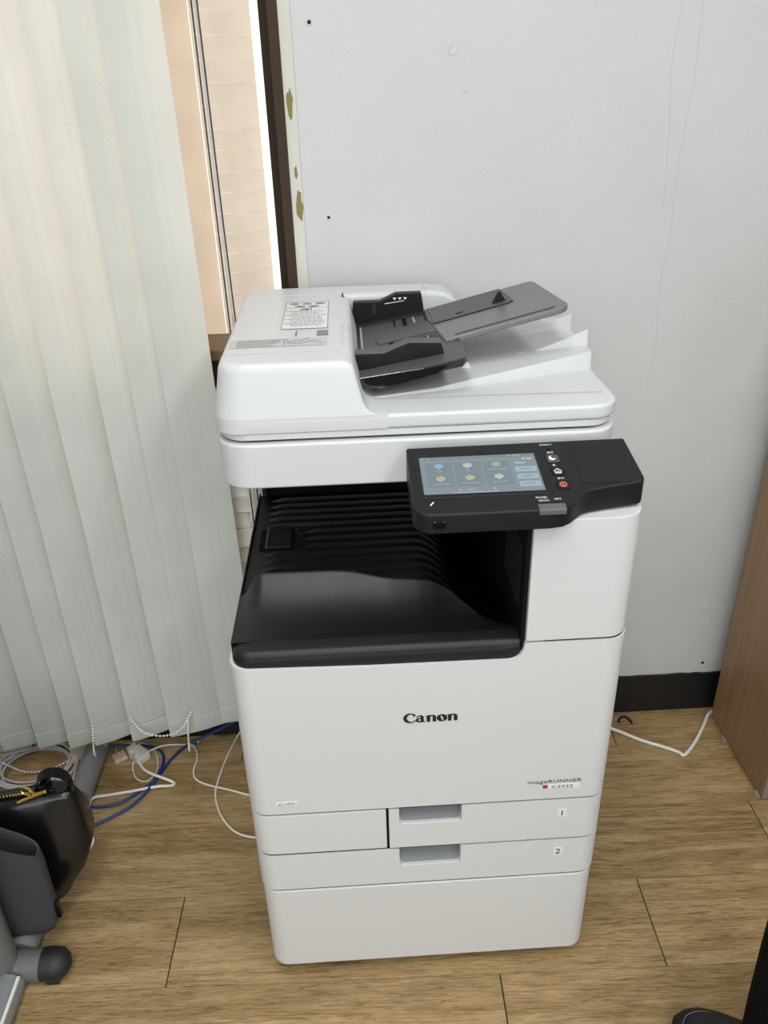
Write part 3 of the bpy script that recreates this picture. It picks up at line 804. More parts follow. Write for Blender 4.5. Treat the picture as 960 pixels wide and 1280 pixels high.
# document output wedge with fins
def wedge():
    bm = BM()
    A = [(-.075, .200), (.03, .222), (.283, .302), (.283, .515), (-.075, .515)]
    top = [1.0125, 1.0160, 1.0370, 1.0370, 1.0125]
    lo = [bm.verts.new((x, y, 1.004)) for x, y in A]; hi = [bm.verts.new((x, y+.004, z)) for (x, y), z in zip(A, top)]
    bm.faces.new(lo[::-1])
    bm.faces.new((hi[0], hi[1], hi[4])); bm.faces.new((hi[1], hi[2], hi[3], hi[4]))
    for i in range(5): bm.faces.new((lo[i], lo[(i+1) % 5], hi[(i+1) % 5], hi[i]))
    return bevel(bm, .0015, 2, 40)
part('document_outlet', wedge(), 'white_plastic_cool', pr)
for y in (.34, .44):
    f = [(.135, .99), (.15, 1.020), (.179, 1.0295), (.198, 1.029), (.283, 1.0615), (.2855, 1.06), (.2865, 1.03), (.280, 1.005)]
    bm = prism(f, XZ, y, y+.0035); part('paper_fin', bevel(bm, .0008, 1, 50), WP, pr)
part('outlet_peg', prism([(.070, 1.012), (.095, 1.012), (.095, 1.018), (.090, 1.029), (.087, 1.029)], XZ, .30, .303), WP, pr)
# document feed tray, lower section
def zt1(x): return 1.041+(x+.09)*.170
TR = thing  # noqa
def tray1():
    poly = [(-.095, .2005), (.060, .2005)]+arc(.060, .2155, .015, -90, 0, 6)[1:]+[(.075, .300), (.060, .322), (.060, .500), (-.095, .500)]
    bm = prism(poly, lambda p, q, d: (p, q, zt1(p)+d), -.011, 0); return bevel(bm, .0012, 2, 50)
f1 = part('feed_tray', tray1(), 'feed_grey', pr)
part('tray_lip', bevel(prism([(-.092, zt1(-.092)-.017), (.068, zt1(.068)-.012), (.070, zt1(.07)-.0005), (-.092, zt1(-.092)-.0005)], XZ, .1992, .204), .001, 1), 'feed_dark', f1)
def on_t1(x0, x1, y0, y1, mat, name, lift=.0004):
    bm = BM(); add_prism(bm, [(x0, y0), (x1, y0), (x1, y1), (x0, y1)], lambda p, q, d: (p, q, zt1(p)+d), -.002, lift)
    return part(name, bm, mat, f1, smooth=False)
on_t1(-.088, -.072, .27, .47, 'feed_dark', 'roller_gap', .0003)
on_t1(-.073, -.070, .25, .47, 'ink_light_grey', 'metal_strip', .0006)
on_t1(-.001, .006, .425, .470, 'inner_black', 'slot'); on_t1(-.016, -.013, .43, .470, 'inner_black', 'slot')
on_t1(.017, .020, .43, .470, 'ink_light_grey', 'metal_strip'); on_t1(.036, .0385, .425, .490, 'inner_black', 'slot')
part('centre_bridge', bevel(prism([(-.045, .345), (.045, .355), (.060, .30), (.074, .28), (.074, .42), (.055, .42), (.045, .395), (-.03, .385), (-.05, .365)], lambda p, q, d: (p, q, zt1(p)+d), -.001, .0022), .0008, 1), 'feed_grey', f1)
on_t1(-.022, .046, .300, .343, 'feed_dark', 'front_slot'); on_t1(-.030, -.022, .300, .350, 'inner_black', 'slot')
on_t1(-.002, .0, .302, .340, 'ink_light_grey', 'metal_strip', .0006); on_t1(.030, .032, .302, .342, 'ink_light_grey', 'metal_strip', .0006)
def guide(pts, y0, y1, mat, name='paper_guide'):
    return part(name, bevel(prism(pts, XZ, y0, y1), .0014, 2, 30), mat, f1)
GF = [(-.083, 1.040), (-.083, 1.066), (-.042, 1.066), (-.007, 1.080), (.041, 1.078), (.046, 1.060)]
gf = guide(GF, .238, .262, 'guide_black')
part('guide_top', bevel(prism([(-.083, 1.0662), (-.042, 1.0662), (-.007, 1.0802), (.041, 1.0782), (.041, 1.0792), (-.007, 1.0815), (-.042, 1.0674), (-.083, 1.0674)], XZ, .240, .266), .0004, 1, 50), 'feed_grey', gf)
part('guide_foot', prism([(-.083, .262), (.046, .262), (.046, .280), (-.083, .280)], lambda p, q, d: (p, q, zt1(p)+d), 0, .003), 'feed_grey', gf)
GB = [(-.086, 1.040), (-.082, 1.083), (-.036, 1.083), (-.008, 1.0955), (.035, 1.0955), (.040, 1.062), (.033, 1.050)]
gb = guide(GB, .488, .506, 'guide_black')
part('guide_foot', bevel(prism([(-.083, .470), (.030, .470), (.040, .478), (.040, .490), (-.083, .490)], lambda p, q, d: (p, q, zt1(p)+d), 0, .003), .0008, 1), 'feed_dark', gb)
part('guide_tab', box(-.050, -.043, .486, .4885, 1.062, 1.080), 'feed_dark', gb, smooth=False)
bm = BM()
for k in range(3): add_prism(bm, [(-.014+.009*k, 1.089), (-.008+.009*k, 1.089), (-.011+.009*k, 1.085)], XZ, .4865, .4885)
add_prism(bm, [(-.028, 1.0790), (.005, 1.0830), (.005, 1.0838), (-.028, 1.0798)], XZ, .4865, .4885)
part('fill_marks', bm, 'ink_white', gb, smooth=False)
part('smoked_flap', bevel(prism([(-.082, 1.036), (-.050, 1.0275), (.030, 1.046), (.050, 1.060), (-.082, 1.044)], XZ, .199, .2015), .0004, 1), 'smoke_plastic', f1)
# feed tray, folding extension
def zt2(x): return 1.0705+(x-.055)*.240
def ext(): 
    poly = [(.052, .290)]+arc(.222, .304, .016, -90, 0, 6)+arc(.209, .467, .016, 0, 90, 6)+[(.040, .482), (.040, .42)]
    bm = prism(poly, lambda p, q, d: (p, q, zt2(p)+d), -.010, 0); return bevel(bm, .0025, 3, 50)
simple('feed_light', (.15, .15, .152), .35)
f2 = part('tray_extension', ext(), 'feed_light', pr)
def on_t2(poly, mat, name, lo, hi):
    return part(name, bevel(prism(poly, lambda p, q, d: (p, q, zt2(p)+d), lo, hi), .0006, 1, 50), mat, f2)
on_t2([(.044, .384), (.165, .384), (.172, .390), (.166, .478), (.044, .478)], 'feed_grey', 'raised_panel', -.001, .0026)
part('panel_outline', tube([(.044, .3835, zt2(.044)+.001), (.165, .3835, zt2(.165)+.001), (.1728, .3885, zt2(.1728)+.001), (.1672, .478, zt2(.1672)+.001)], .0008, 5), 'feed_dark', f2)
on_t2([(.068, .296), (.215, .296), (.220, .302), (.068, .302)], 'feed_dark', 'front_bevel', -.001, .0006)
on_t2([(.082, .396), (.095, .396), (.095, .402), (.082, .402)], 'inner_black', 'latch_slot', -.001, .0030)
part('stop_tab', bevel(prism([(.141, zt2(.141)+.002), (.164, zt2(.164)+.002), (.160, zt2(.16)+.007), (.154, zt2(.152)+.019), (.150, zt2(.152)+.018)], XZ, .398, .404), .0006, 1), 'guide_black', f2)

# ---- control panel
def zp(y): return .944+.23*y
PO = [(-.021, .116), (.280, .118)]+arc(.270, .036, .0125, 0, -90, 7)+[(.232, .0175), (.206, .0115), (.195, .006), (.186, -.003), (.177, -.012), (.166, -.0185), (.150, -.021), (.02, -.021)]+arc(.001, .002, .023, 270, 180, 7)
bm = prism(PO, lambda p, q, d: (p, q, zp(q) if d else zp(q)*0+.913+.10*q), 0, 1)
bevel(bm, .0028, 3, 50)
cp_ = part('control_panel', bm, 'panel_black', pr)
def pp(poly, mat, name, parent, lo, hi, soft=0, smooth=False):
    bm = prism(poly, lambda p, q, d: (p, q, zp(q)+d), lo, hi)
    if soft: bevel(bm, soft, 1, 50)
    return part(name, bm, mat, parent, smooth=smooth)
pp(rrect(-.013, .159, .010, .099, .003), 'panel_black', 'screen_bezel', cp_, -.001, .0008, .0006)
pp(rrect(-.008, .1515, .0135, .0925, .0015), 'gloss_black', 'screen_glass', cp_, 0, .0010)
scn = pp([(-.0055, .0158), (.1492, .0150), (.1488, .0905), (-.0058, .0905)], 'screen_grey', 'touch_screen', cp_, .0006, .0013)
def sc(x0, x1, y0, y1, mat, name, l=.0015): return pp([(x0, y0), (x1, y0), (x1, y1), (x0, y1)], mat, name, scn, .0012, l)
sc(-.0055, .1488, .0845, .0903, 'screen_tile', 'status_bar')
for cx in (.0185, .0565, .0945):
    for cy in (.066, .0405): sc(cx-.0178, cx+.0178, cy-.0118, cy+.0118, 'screen_tile', 'menu_tile')
ICM = ['icon_blue', 'icon_white', 'icon_green', 'icon_yellow', 'icon_yellow', 'icon_white']
LAB = ['복사', '팩스', '스캔하여 보내기', '스캔하여 저장', '저장파일 이용', '보안 프린트']
for k in range(6):
    cx = (.0185, .0565, .0945)[k % 3]; cy = (.0695, .044)[k//3]
    pp([(cx-.006, cy), (cx-.001, cy-.005), (cx+.006, cy-.001), (cx+.006, cy+.003), (cx+.001, cy+.006), (cx-.005, cy+.004)], ICM[k], 'menu_icon', scn, .0016, .0020)
    part('menu_text', text_bm(LAB[k], .0042, lambda p, q, d, cx=cx, cy=cy: (cx+p, cy-.0105+q, zp(cy-.0105+q)+.0020), 0), 'icon_white', scn, smooth=False)
for k, cy in enumerate((.0585, .0435, .0285)):
    sc(.1185, .1465, cy-.0052, cy+.0052, 'screen_button', 'quick_button')
    bm = BM(); add_prism(bm, [(.124, cy-.0005), (.139, cy-.0005), (.139, cy+.0008), (.124, cy+.0008)], lambda p, q, d: (p, q, zp(q)+d), .0014, .0018)
    part('button_print', bm, 'screen_grey', scn, smooth=False)
for x0, x1, y0, y1 in ((-.003, .0, .0862, .0892), (.004, .0065, .0862, .0892), (.112, .117, .0865, .0890), (.120, .130, .0865, .0890), (.131, .135, .078, .0815), (.137, .144, .078, .0815), (.120, .134, .0705, .0725), (.05, .058, .0215, .0225), (.04, .042, .0205, .0235), (.085, .087, .0205, .0235), (.03, .09, .0165, .0172)):
    sc(x0, x1, y0, y1, 'icon_white', 'screen_mark')
# pad and keys on the right
pp(rrect(.199, .268, .0235, .110, .009, 5), 'gloss_black', 'pad_groove', cp_, -.0005, .0003)
pp(rrect(.2000, .2670, .0245, .109, .0082, 5), 'panel_black', 'numeric_pad', cp_, -.0005, .0008)
def key(x0, x1, y0, y1, mat, name):
    pp(rrect(x0-.0012, x1+.0012, y0-.0012, y1+.0012, .002), 'inner_black', 'key_gap', cp_, 0, .0003)
    return pp(rrect(x0, x1, y0, y1, .0015), mat, name, cp_, 0, .0012, .0003)
k1 = key(.1645, .1805, .0705, .0855, 'button_slate', 'sleep_key'); k2 = key(.1655, .1800, .0440, .0582, 'panel_black', 'home_key'); k3 = key(.1665, .1810, .0165, .0305, 'panel_black', 'stop_key')
cx, cy = .1715, .0785
moon = [(cx+.0045*math.cos(math.radians(a)), cy+.0045*math.sin(math.radians(a))) for a in range(100, 351, 25)]+[(cx+.0022+.0036*math.cos(math.radians(a)), cy+.0020+.0036*math.sin(math.radians(a))) for a in range(330, 119, -30)]
pp(moon, 'ink_white', 'moon_symbol', k1, .0010, .0016)
cx, cy = .1728, .0508
bm = BM(); add_tube(bm, [(cx+a, cy+b, zp(cy+b)+.0014) for a, b in ((-.0045, .0005), (0, .0048), (.0045, .0005), (.0036, -.0042), (-.0036, -.0042), (-.0040, .0005))], .0007, 5)
add_tube(bm, [(cx+a, cy+b, zp(cy+b)+.0014) for a, b in ((-.0015, -.004), (-.0015, -.0008), (.0015, -.0008), (.0015, -.004))], .0005, 5)
part('home_symbol', bm, 'ink_white', k2)
cx, cy = .1738, .0234
bm = BM(); add_tube(bm, [(cx+.0040*math.cos(t*math.pi/8), cy+.0040*math.sin(t*math.pi/8), zp(cy)+.0014+.23*.004*math.sin(t*math.pi/8)) for t in range(17)], .0011, 6)
part('stop_ring', bm, 'button_red', k3)
pp([(cx-.0016, cy), (cx, cy-.0018), (cx+.0016, cy), (cx, cy+.0018)], 'button_red', 'stop_symbol', k3, .0010, .0015)
def ptext(t, x, y, size=.0045):
    part('key_print', text_bm(t, size, lambda p, q, d: (x+p, y+q, zp(y+q)+.0010), 0, 1.1), 'ink_white', cp_, smooth=False)
ptext('화면밝기', .1690, .1078, .0042); ptext('절전', .1715, .0905); ptext('홈', .1708, .0635); ptext('중지', .1735, .0362)
ptext('처리중/', .1405, .0005, .0046); ptext('데이터', .1425, -.0055, .0046); ptext('에러', .1605, -.0035, .0046)
part('sensor_hole', prism(arc(.1705, .0985, .0022, 0, 330, 11), lambda p, q, d: (p, q, zp(q)+d), -.001, .0004), 'inner_black', cp_, smooth=False)
part('status_lamp', bevel(prism([(-.0105, zp(-.0105)+.0006), (-.0215, zp(-.0215)+.0006), (-.0222, zp(-.02)-.0015), (-.0222, .932), (-.0105, .932)], YZ, .134, .168), .0005, 1), 'led_bar', cp_)
pp([(-.0005, -.0040), (.0008, -.0048), (.0052, .0012), (.0040, .0020)], 'ink_white', 'pen_symbol', cp_, .0004, .0010)
part('usb_cover', bevel(prism(rrect(.0005, .0185, .9195, .9300, .004, 4), XZ, -.0228, -.018), .001, 1), 'gloss_black', cp_)

# ------------------------------------------------------------------ unseen window frame behind the camera, added around the front fill light
w2 = struct('fill_window', bevel(box(-1.46, 1.06, YF+.001, YF+.03, .40, .44), .003, 1), 'lamp_housing')
part('frame_head', box(-1.46, 1.06, YF+.001, YF+.03, 2.16, 2.20), 'lamp_housing', w2)
for x in (-1.46, -.22, 1.02): part('frame_stile', box(x, x+.04, YF+.001, YF+.03, .44, 2.16), 'lamp_housing', w2)

# ------------------------------------------------------------------ wooden cabinet at the right
cab = thing('wooden_cabinet', 'brown wood veneer cabinet standing against the wall at the right edge', 'cabinet', (1.0, .45, 0))
CX = .767
part('side_panel', bevel(box(CX, CX+.018, .322, .588, .004, 1.15), .0006, 1), 'brown_veneer', cab)
part('panel_edge', box(CX, CX+.018, .3205, .3222, .004, 1.15), 'ply_edge', cab, smooth=False)
part('side_panel', box(1.25, 1.268, .322, .588, .004, 1.15), 'brown_veneer', cab)
part('top_panel', bevel(box(CX, 1.268, .322, .588, 1.15, 1.168), .0006, 1), 'brown_veneer', cab)
part('back_panel', box(CX+.018, 1.25, .580, .586, .01, 1.15), 'brown_veneer', cab)
for z in (.03, .40, .77): part('shelf', box(CX+.018, 1.25, .33, .58, z, z+.018), 'brown_veneer', cab)
for y in (.338, .505): part('glide_foot', tube([(CX+.004, y, 0), (CX+.004, y, .004)], .011, 14), 'clear_foot', cab)

# ------------------------------------------------------------------ cables and things on the floor
def cable(name, pts, r, mat, label, cat='cable', sm=8, group=None):
    o = obj(name, tube(pts, r, 8, sm), mat, None, angle=80, origin=(pts[0][0], pts[0][1], 0)); return tag(o, label, cat, group)
def fz(pts, z): return [(a, b, z) for a, b in pts]
cable('power_cord', fz([(.40, .575), (.47, .578), (.516, .553), (.563, .517), (.610, .490), (.640, .470), (.645, .461), (.658, .467), (.696, .506), (.737, .558), (.765, .594), (.80, .606)], .0045), .0042, 'cable_white', 'white power cord on the floor between printer and brown cabinet', 'cord')
cable('blue_network_cable', [(-.30, .595, .085), (-.36, .598, .075), (-.41, .600, .060), (-.455, .600, .035), (-.505, .595, .012)]+[(a, b, .004) for a, b in ((-.537, .580), (-.566, .537), (-.587, .483), (-.622, .443), (-.654, .418), (-.687, .409), (-.731, .412), (-.775, .425), (-.83, .45), (-.90, .46), (-1.0, .47))], .0034, 'cable_blue', 'blue network cable running from behind the printer across the floor', 'cable')
cable('blue_network_cable', [(-.76, .32, .004), (-.712, .350, .004), (-.668, .375, .004), (-.626, .405, .006), (-.597, .446, .010), (-.582, .498, .010), (-.582, .543, .006), (-.600, .575, .004), (-.640, .592, .004), (-.688, .597, .004), (-.725, .590, .008), (-.752, .598, .004), (-.812, .604, .004), (-.876, .606, .004), (-1.05, .606, .004)], .0034, 'cable_blue', 'blue network cable curling in a loop beside the white adapters', 'cable')
cable('thin_white_cable', fz([(-.30, .40), (-.367, .419), (-.409, .436), (-.462, .455), (-.494, .474), (-.505, .502), (-.503, .544), (-.518, .583), (-.549, .590)], .0025)+[(-.580, .582, .011), (-.600, .576, .012), (-.629, .559, .012)], .0022, 'cable_white', 'thin white cable winding from the white adapter to the printer', 'cable')
cable('thin_white_cable', [(-.395, .612, .03), (-.415, .606, .0025), (-.430, .549, .0025), (-.440, .479, .0065), (-.444, .430, .0025), (-.431, .383, .0025), (-.410, .345, .0025), (-.383, .317, .0025), (-.344, .302, .0025), (-.28, .30, .0025)], .0022, 'cable_white', 'thin white cable in a wide bow next to the printer corner', 'cable')
cable('white_power_cable', [(-.645, .548, .014), (-.624, .511, .012), (-.600, .490, .014), (-.575, .477, .014), (-.545, .468, .004), (-.550, .459, .004), (-.580, .453, .010), (-.636, .447, .006), (-.690, .441, .004), (-.716, .431, .010), (-.722, .415, .010), (-.719, .396, .004), (-.703, .343, .010), (-.688, .31, .004), (-.715, .27, .004), (-.80, .22, .004)], .0034, 'cable_white', 'thicker white cable bending from the white adapter toward the black handbag', 'cable')
cable('thin_grey_cord', [(-.691, .564, .012), (-.706, .582, .004), (-.699, .600, .003), (-.653, .603, .003), (-.614, .579, .003), (-.592, .520, .003), (-.605, .480, .003), (-.631, .484, .003), (-.649, .515, .003), (-.651, .535, .010)], .0015, 'cable_white', 'hair-thin white cord looping round the white adapter', 'cord')
cable('thin_white_cable', fz([(-.792, .568), (-.785, .506), (-.779, .446), (-.782, .40), (-.80, .34)], .0022), .002, 'cable_white', 'straight thin white cable running from the tan adapter to the handbag', 'cable')
cable('thick_grey_cable', fz([(-.80, .600), (-.84, .603), (-.868, .606), (-.92, .590), (-1.0, .57)], .014), .003, 'cable_grey', 'grey cable leaving the wall duct end beside the tan adapter', 'cable')
# cable coil with black tie
ck = thing('cable_coil', 'coiled light grey network cable with black tie under the blind', 'cable', (-.885, .545, 0))
random.seed(9)
for k in range(6):
    rx, ry = .088+random.uniform(-.012, .010), .066+random.uniform(-.010, .008); ox, oy = random.uniform(-.010, .010), random.uniform(-.008, .008)
    pts = []
    for t in range(33):
        a = 2*math.pi*t/32+k
        pts.append((-.885+ox*.8+rx*math.cos(a), .540+oy+ry*math.sin(a), .004+.0042*(k % 3)+.0015*math.sin(2*a+k)))
    bm = BM(); add_tube(bm, pts, .0029, 7); part('loop', bm, 'cable_grey', ck, angle=80)
bm = BM(); add_tube(bm, [(-.906+.0015*math.cos(a), .604+.010*math.cos(a), .009+.010*math.sin(a)) for a in [k*math.pi/6 for k in range(13)]], .0022, 6); part('tie', bm, 'tie_black', ck)
part('tie_tail', tube([(-.906, .604, .018), (-.905, .608, .028), (-.903, .610, .034)], .0016, 5), 'tie_black', ck)
# adapters
def boxed(name, label, cat, c, size, rz, mat, extra=None, z=0):
    t = thing(name, label, cat, (c[0], c[1], z)); t.rotation_euler = (0, 0, rz)
    ORG[t.name] = Vector((0, 0, 0))
    a, b, h = size
    p = part('housing', bevel(box(-a/2, a/2, -b/2, b/2, 0, h), .0015, 2), mat, t)
    if extra: extra(t, a, b, h)
    return t
def tan_top(t, a, b, h):
    part('paper_label', bevel(box(-a/2+.001, a/2-.001, -b/2+.001, b/2-.001, h, h+.0008), .0002, 1), 'kraft_tan', t)
    part('plug', bevel(box(-.004, .004, -b/2-.014, -b/2, .003, .010), .001, 1), 'cable_white', t)
boxed('tan_adapter', 'small adapter with a square tan label next to the cable coil', 'adapter', (-.792, .580), (.036, .042, .016), -.12, 'duct_grey', tan_top)
def plug(t, a, b, h):
    part('prong_block', bevel(box(-a/2-.016, -a/2, -.010, .012, .004, h-.003), .001, 1), 'cable_white', t)
    part('key_slot', box(-.004, .006, -b/2-.0006, -b/2+.006, .006, h+.0004), 'duct_grey', t)
boxed('white_adapter', 'white plug adapter lying among cables beside the grey tube', 'adapter', (-.642, .556), (.042, .032, .022), -.75, 'cable_white', plug)
def noop(t, a, b, h): part('contact_edge', box(-a/2, a/2, -b/2-.001, -b/2+.001, .003, h-.003), 'cable_grey', t)
boxed('tan_connector', 'small tan connector lying left of the white plug adapter', 'connector', (-.690, .556), (.030, .026, .012), .6, 'kraft_tan', noop)
pc = tag(obj('printed_card', prism([(0, 0), (.026, .010), (.040, .060), (.012, .045)], lambda p, q, d: (-.735+p*.8, .565-.006*p/.03+d, .035+q*.6), 0, .0008), 'blue_print_card', None, smooth=False), 'small white and blue printed card standing on the grey tube end', 'card')
for q in (.012, .024, .036):
    obj('print_line', prism([(.006+q*.4, q), (.026+q*.3, q+.006), (.026+q*.3, q+.012), (.006+q*.4, q+.006)], lambda p, r, d: (-.735+p*.8, .5642-.006*p/.03+d, .035+r*.6), 0, .0005), 'blue_print', pc, smooth=False)
# grey cable duct along the wall
dt = tag(obj('cable_duct', bevel(box(-1.4, -.872, .598, .618, 0, .016), .003, 2), 'duct_grey', None, origin=(-1.1, .608, 0)), 'light grey floor cable duct along the baseboard under the blind', 'duct')
dk = cable('dark_cord_scrap', fz([(.531, .582), (.540, .596), (.552, .599), (.560, .590), (.563, .576)], .003), .0028, 'frame_brown_dark', 'short dark curled cord scrap beside the black baseboard', 'cord')

# ------------------------------------------------------------------ grey tube stand at the left
sd = thing('tube_stand', 'grey metal tube stand with black end caps at the left edge', 'stand', (-.76, .06, 0))
def rrtube(p0, p1, r, seg=20): return tube([p0, p1], r, seg)
part('base_rail', rrtube((-.742, .575, .026), (-.744, .058, .026), .026), 'tube_grey_light', sd)
part('base_rail', rrtube((-.744, .002, .026), (-.746, -.42, .026), .026), 'tube_grey_light', sd)
part('rail_joint', rrtube((-.7435, .415, .026), (-.7435, .40, .026), .0268), 'tube_grey', sd)
part('rail_stripe', box(-.7265, -.7215, -.42, .0, .0425, .0470), 'cable_white', sd, smooth=False)
part('cross_foot', rrtube((-1.05, .030, .031), (-.690, .030, .031), .0275), 'tube_grey', sd)
cap = BM(); add_tube(cap, [(-.694, .030, .0305), (-.676, .030, .030), (-.661, .030, .030), (-.650, .030, .028), (-.645, .030, .027)], [.0285, .0292, .027, .018, .006], 20)
cp0 = part('end_cap', cap, 'cap_black', sd, angle=60)
part('cap_foot', bevel(box(-.690, -.664, .008, .045, .0, .02), .004, 2), 'cap_black', sd)
part('post', rrtube((-.760, .026, .040), (-.760, .026, 1.25), .0275), 'tube_grey', sd)
part('post', rrtube((-1.04, .026, .040), (-1.04, .026, 1.25), .0275), 'tube_grey', sd)
part('hanging_bar', rrtube((-1.05, .026, 1.25), (-.735, .026, 1.25), .02), 'tube_grey', sd)

# ------------------------------------------------------------------ handbag and tote hanging from the stand
hb = thing('handbag', 'glossy black leather handbag with gold zipper hanging at the left edge', 'bag', (-.78, .165, .056))
def superring(cx, cy, z, a, b, n=28, e=3.2, rz=0):
    out = []
    for i in range(n):
        t = 2*math.pi*i/n; c, s_ = math.cos(t), math.sin(t)
        x = a*abs(c)**(2/e)*(1 if c >= 0 else -1); y = b*abs(s_)**(2/e)*(1 if s_ >= 0 else -1)
        out.append((cx+x*math.cos(rz)-y*math.sin(rz), cy+x*math.sin(rz)+y*math.cos(rz), z))
    return out
RZ = .18
E_ = 5.5; HY = .165
HB = [(.056, .080, .030), (.057, .095, .043), (.070, .106, .048), (.098, .126, .050), (.130, .145, .0505), (.155, .158, .050), (.185, .166, .047), (.225, .163, .040), (.262, .159, .033), (.290, .154, .025), (.300, .150, .019), (.3005, .140, .013)]
rings = [superring(-.782, HY, z, a, b, 44, E_, RZ) for z, a, b in HB]
bm = loft(rings)
for v in bm.verts:
    c = v.co; c.y += .0022*math.sin(c.x*70+c.z*38)+.0016*math.sin(c.z*110-c.x*45); c.x += .0016*math.sin(c.z*85+c.y*60)
bod = part('bag_body', bm, 'leather_black', hb, angle=70)
def bagpt(s, z, off=0): return (-.782+s*math.cos(RZ)+off*math.sin(RZ), HY+s*math.sin(RZ)-off*math.cos(RZ), z)
part('zipper_tape', tube([bagpt(-.14, .300), bagpt(.0, .302), bagpt(.09, .301), bagpt(.12, .296)], .006, 8, 4), 'leather_black', hb)
bm = BM(); P = smooth_path([bagpt(-.14, .305, .006), bagpt(.0, .308, .006), bagpt(.07, .307, .006), bagpt(.105, .301, .008)], 12)
for q in P: add_ball(bm, q, .0022, 6, 4)
zp_ = part('zipper', bm, 'gold', hb)
part('zipper_pull', bevel(tube([bagpt(.060, .300, .020), bagpt(.112, .318, .022)], .0042, 8), .001, 1), 'gold', zp_)
c0 = Vector(bagpt(.078, .318, .014)); bm = BM()
add_tube(bm, [c0+Vector((.012*math.cos(a), -.004*math.cos(a), .009*math.sin(a))) for a in [k*math.pi/8 for k in range(17)]], .0024, 7); part('buckle_ring', bm, 'gold', hb)
bm = BM(); lp = [(.090, .292), (.090, .312), (.098, .330), (.115, .338), (.134, .334), (.146, .318), (.150, .295)]
LP = smooth_path([bagpt(a, b, .012) for a, b in lp], 4); LQ = smooth_path([bagpt(a, b, -.014) for a, b in lp], 4)
va = [bm.verts.new(q) for q in LP]; vb = [bm.verts.new(q) for q in LQ]
for i in range(len(va)-1): bm.faces.new((va[i], va[i+1], vb[i+1], vb[i]))
bmesh.ops.solidify(bm, geom=bm.faces[:], thickness=.004)
part('strap_loop', bm, 'leather_black', hb, angle=60)
part('loop_buckle', bevel(box(*[f for t in zip(bagpt(.098, .300, .016), bagpt(.116, .326, -.012)) for f in sorted(t)]), .003, 2), 'gloss_black', hb)
part('handle', tube([bagpt(-.02, .305), bagpt(-.06, .42), bagpt(-.07, .62), bagpt(-.04, .95), (-.80, .10, 1.22), (-.81, .03, 1.276), (-.82, -.01, 1.24), (-.86, .02, 1.0), bagpt(-.12, .6), bagpt(-.12, .42), bagpt(-.11, .305)], .006, 8, 6), 'leather_black', hb)
tb = thing('tote_bag', 'dark grey fabric tote bag hanging in front of the black handbag', 'bag', (-.768, .084, .054))
TZ = .06; TX, TY = -.768, .084
TRG = [(.054, .070, .008), (.056, .084, .016), (.075, .094, .020), (.120, .099, .021), (.180, .100, .021), (.225, .098, .021), (.252, .097, .022)]
def trg(z, a, b):
    k = max(0, (z-.12)/.13)
    return [(x+.0012*math.sin(z*90), y+.0018*math.sin(x*60+z*45), zz+k*.75*min(.12, max(0, -.670-x))) for x, y, zz in superring(TX, TY, z, a, b, 36, 3.4, TZ)]
rings = [trg(*r) for r in TRG]
inner = [[(x+(TX-x)*.03, y+(TY-y)*.14, z-d) for x, y, z in rings[-1]] for d in (0, .02, .05)]
bm = loft(rings+inner, close=False); bm.verts.ensure_lookup_table(); bm.faces.new([bm.verts[i] for i in range(36)][::-1])
part('bag_body', bm, 'tote_fabric', tb, angle=80)
bm = BM(); bm.faces.new([bm.verts.new((x, y, z+.004)) for x, y, z in inner[-1]]); part('lining', bm, 'tote_lining', tb)
hp = [(x+(x-TX)*.004, y+(y-TY)*.03, z-.014) for x, y, z in rings[-1]]
part('opening_hem', tube(hp+[hp[0]], .0013, 6), 'tote_fabric', tb)
part('clip', bevel(box(-.674, -.664, TY-.004, TY+.008, .085, .125), .003, 2), 'gloss_black', tb)
for s_ in (-1, 1):
    part('handle', tube([(-.825, TY+s_*.016, .30), (-.830, TY+s_*.016, .55), (-.83, .06+s_*.016, 1.0), (-.83, .030+s_*.026, 1.24), (-.83, .030, 1.276)], .006, 6, 4), 'tote_fabric', tb)

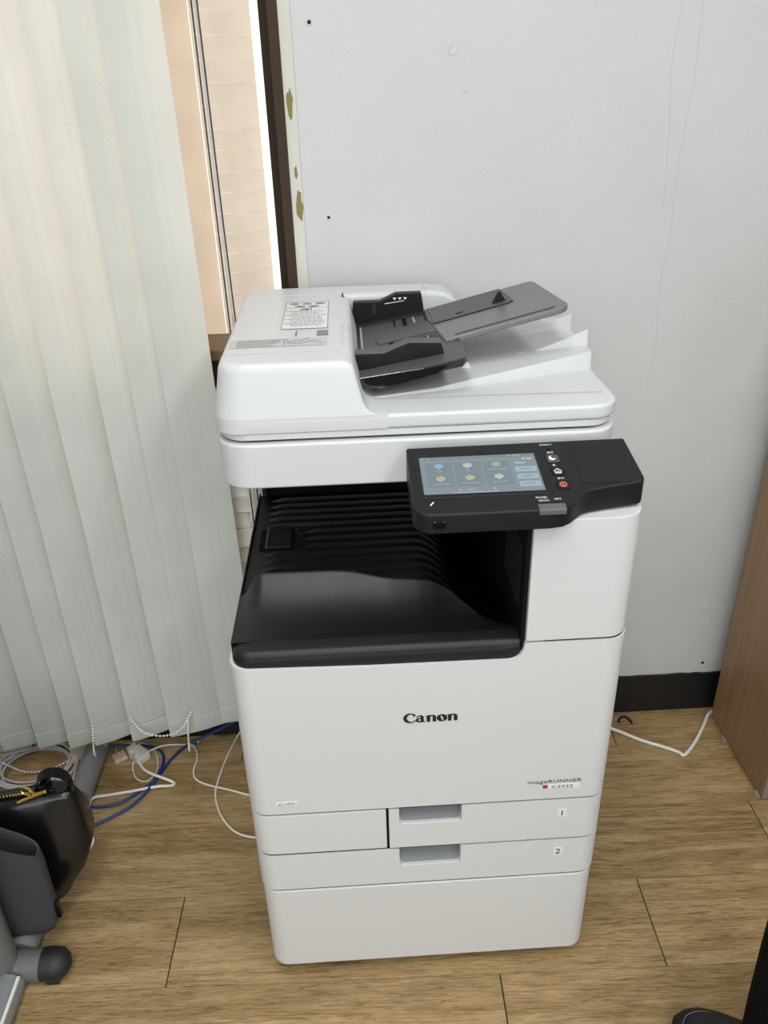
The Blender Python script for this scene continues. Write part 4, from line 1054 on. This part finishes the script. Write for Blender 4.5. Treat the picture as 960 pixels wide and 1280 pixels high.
# ------------------------------------------------------------------ person at the lower right (trouser leg and shoe)
ps = thing('person', 'person in black trousers and black shoe standing at the lower right corner', 'person', (.55, -.24, 0))
D = Vector((-.84, .54, 0)).normalized(); N = Vector((-D.y, D.x, 0)); HEEL = Vector((.615, -.285, 0))
SH = [(.0, .020, .030, .075), (.02, .032, .03, .085), (.07, .036, .03, .095), (.12, .037, .03, .088), (.165, .044, .03, .070), (.205, .047, .03, .056), (.235, .043, .03, .046), (.255, .032, .03, .038), (.268, .014, .03, .030)]
rings = []
for s_, w, zb, zt in SH:
    c = HEEL+D*s_; r_ = []
    for i in range(16):
        a = 2*math.pi*i/16; y = w*math.cos(a); z = .012+(zt-.012)*(.5+.5*math.sin(a))**.8
        r_.append(c+N*y+Vector((0, 0, z)))
    rings.append(r_)
bm = loft(rings); sh = part('shoe', bm, 'shoe_black', ps, angle=80)
so = [HEEL+D*s_+N*(w+.004) for s_, w, _, _ in SH]+[HEEL+D*s_-N*(w+.004) for s_, w, _, _ in SH[::-1]]
part('sole', bevel(prism([(p.x, p.y) for p in so], XY, 0, .016), .003, 2, 60), 'sole_black', sh)
st_ = []
for s_, w, zt in ((.13, .034, .066), (.17, .036, .056), (.205, .036, .047), (.232, .030, .0425), (.248, .016, .0405), (.252, 0, .0405)): st_.append((s_, w, zt))
P = [HEEL+D*a+N*b+Vector((0, 0, c+.0006)) for a, b, c in st_]+[HEEL+D*a-N*b+Vector((0, 0, c+.0006)) for a, b, c in st_[-2::-1]]
part('stitching', tube(P, .0010, 5, 4), 'stitch_grey', sh)
TL = [((.548, -.238), .030, .090, .090), ((.546, -.236), .060, .086, .088), ((.540, -.232), .16, .084, .086), ((.532, -.236), .30, .084, .088), ((.522, -.250), .45, .088, .092), ((.520, -.265), .55, .092, .10), ((.530, -.280), .75, .10, .11)]
rings = []
for (cx, cy), z, a, b in TL:
    rings.append([(cx+a*math.cos(2*math.pi*i/20), cy+b*math.sin(2*math.pi*i/20), z+(.02*math.cos(2*math.pi*i/20) if z < .05 else 0)) for i in range(20)])
bm = loft(rings); part('trouser_leg', bm, 'trouser_black', ps, angle=80)
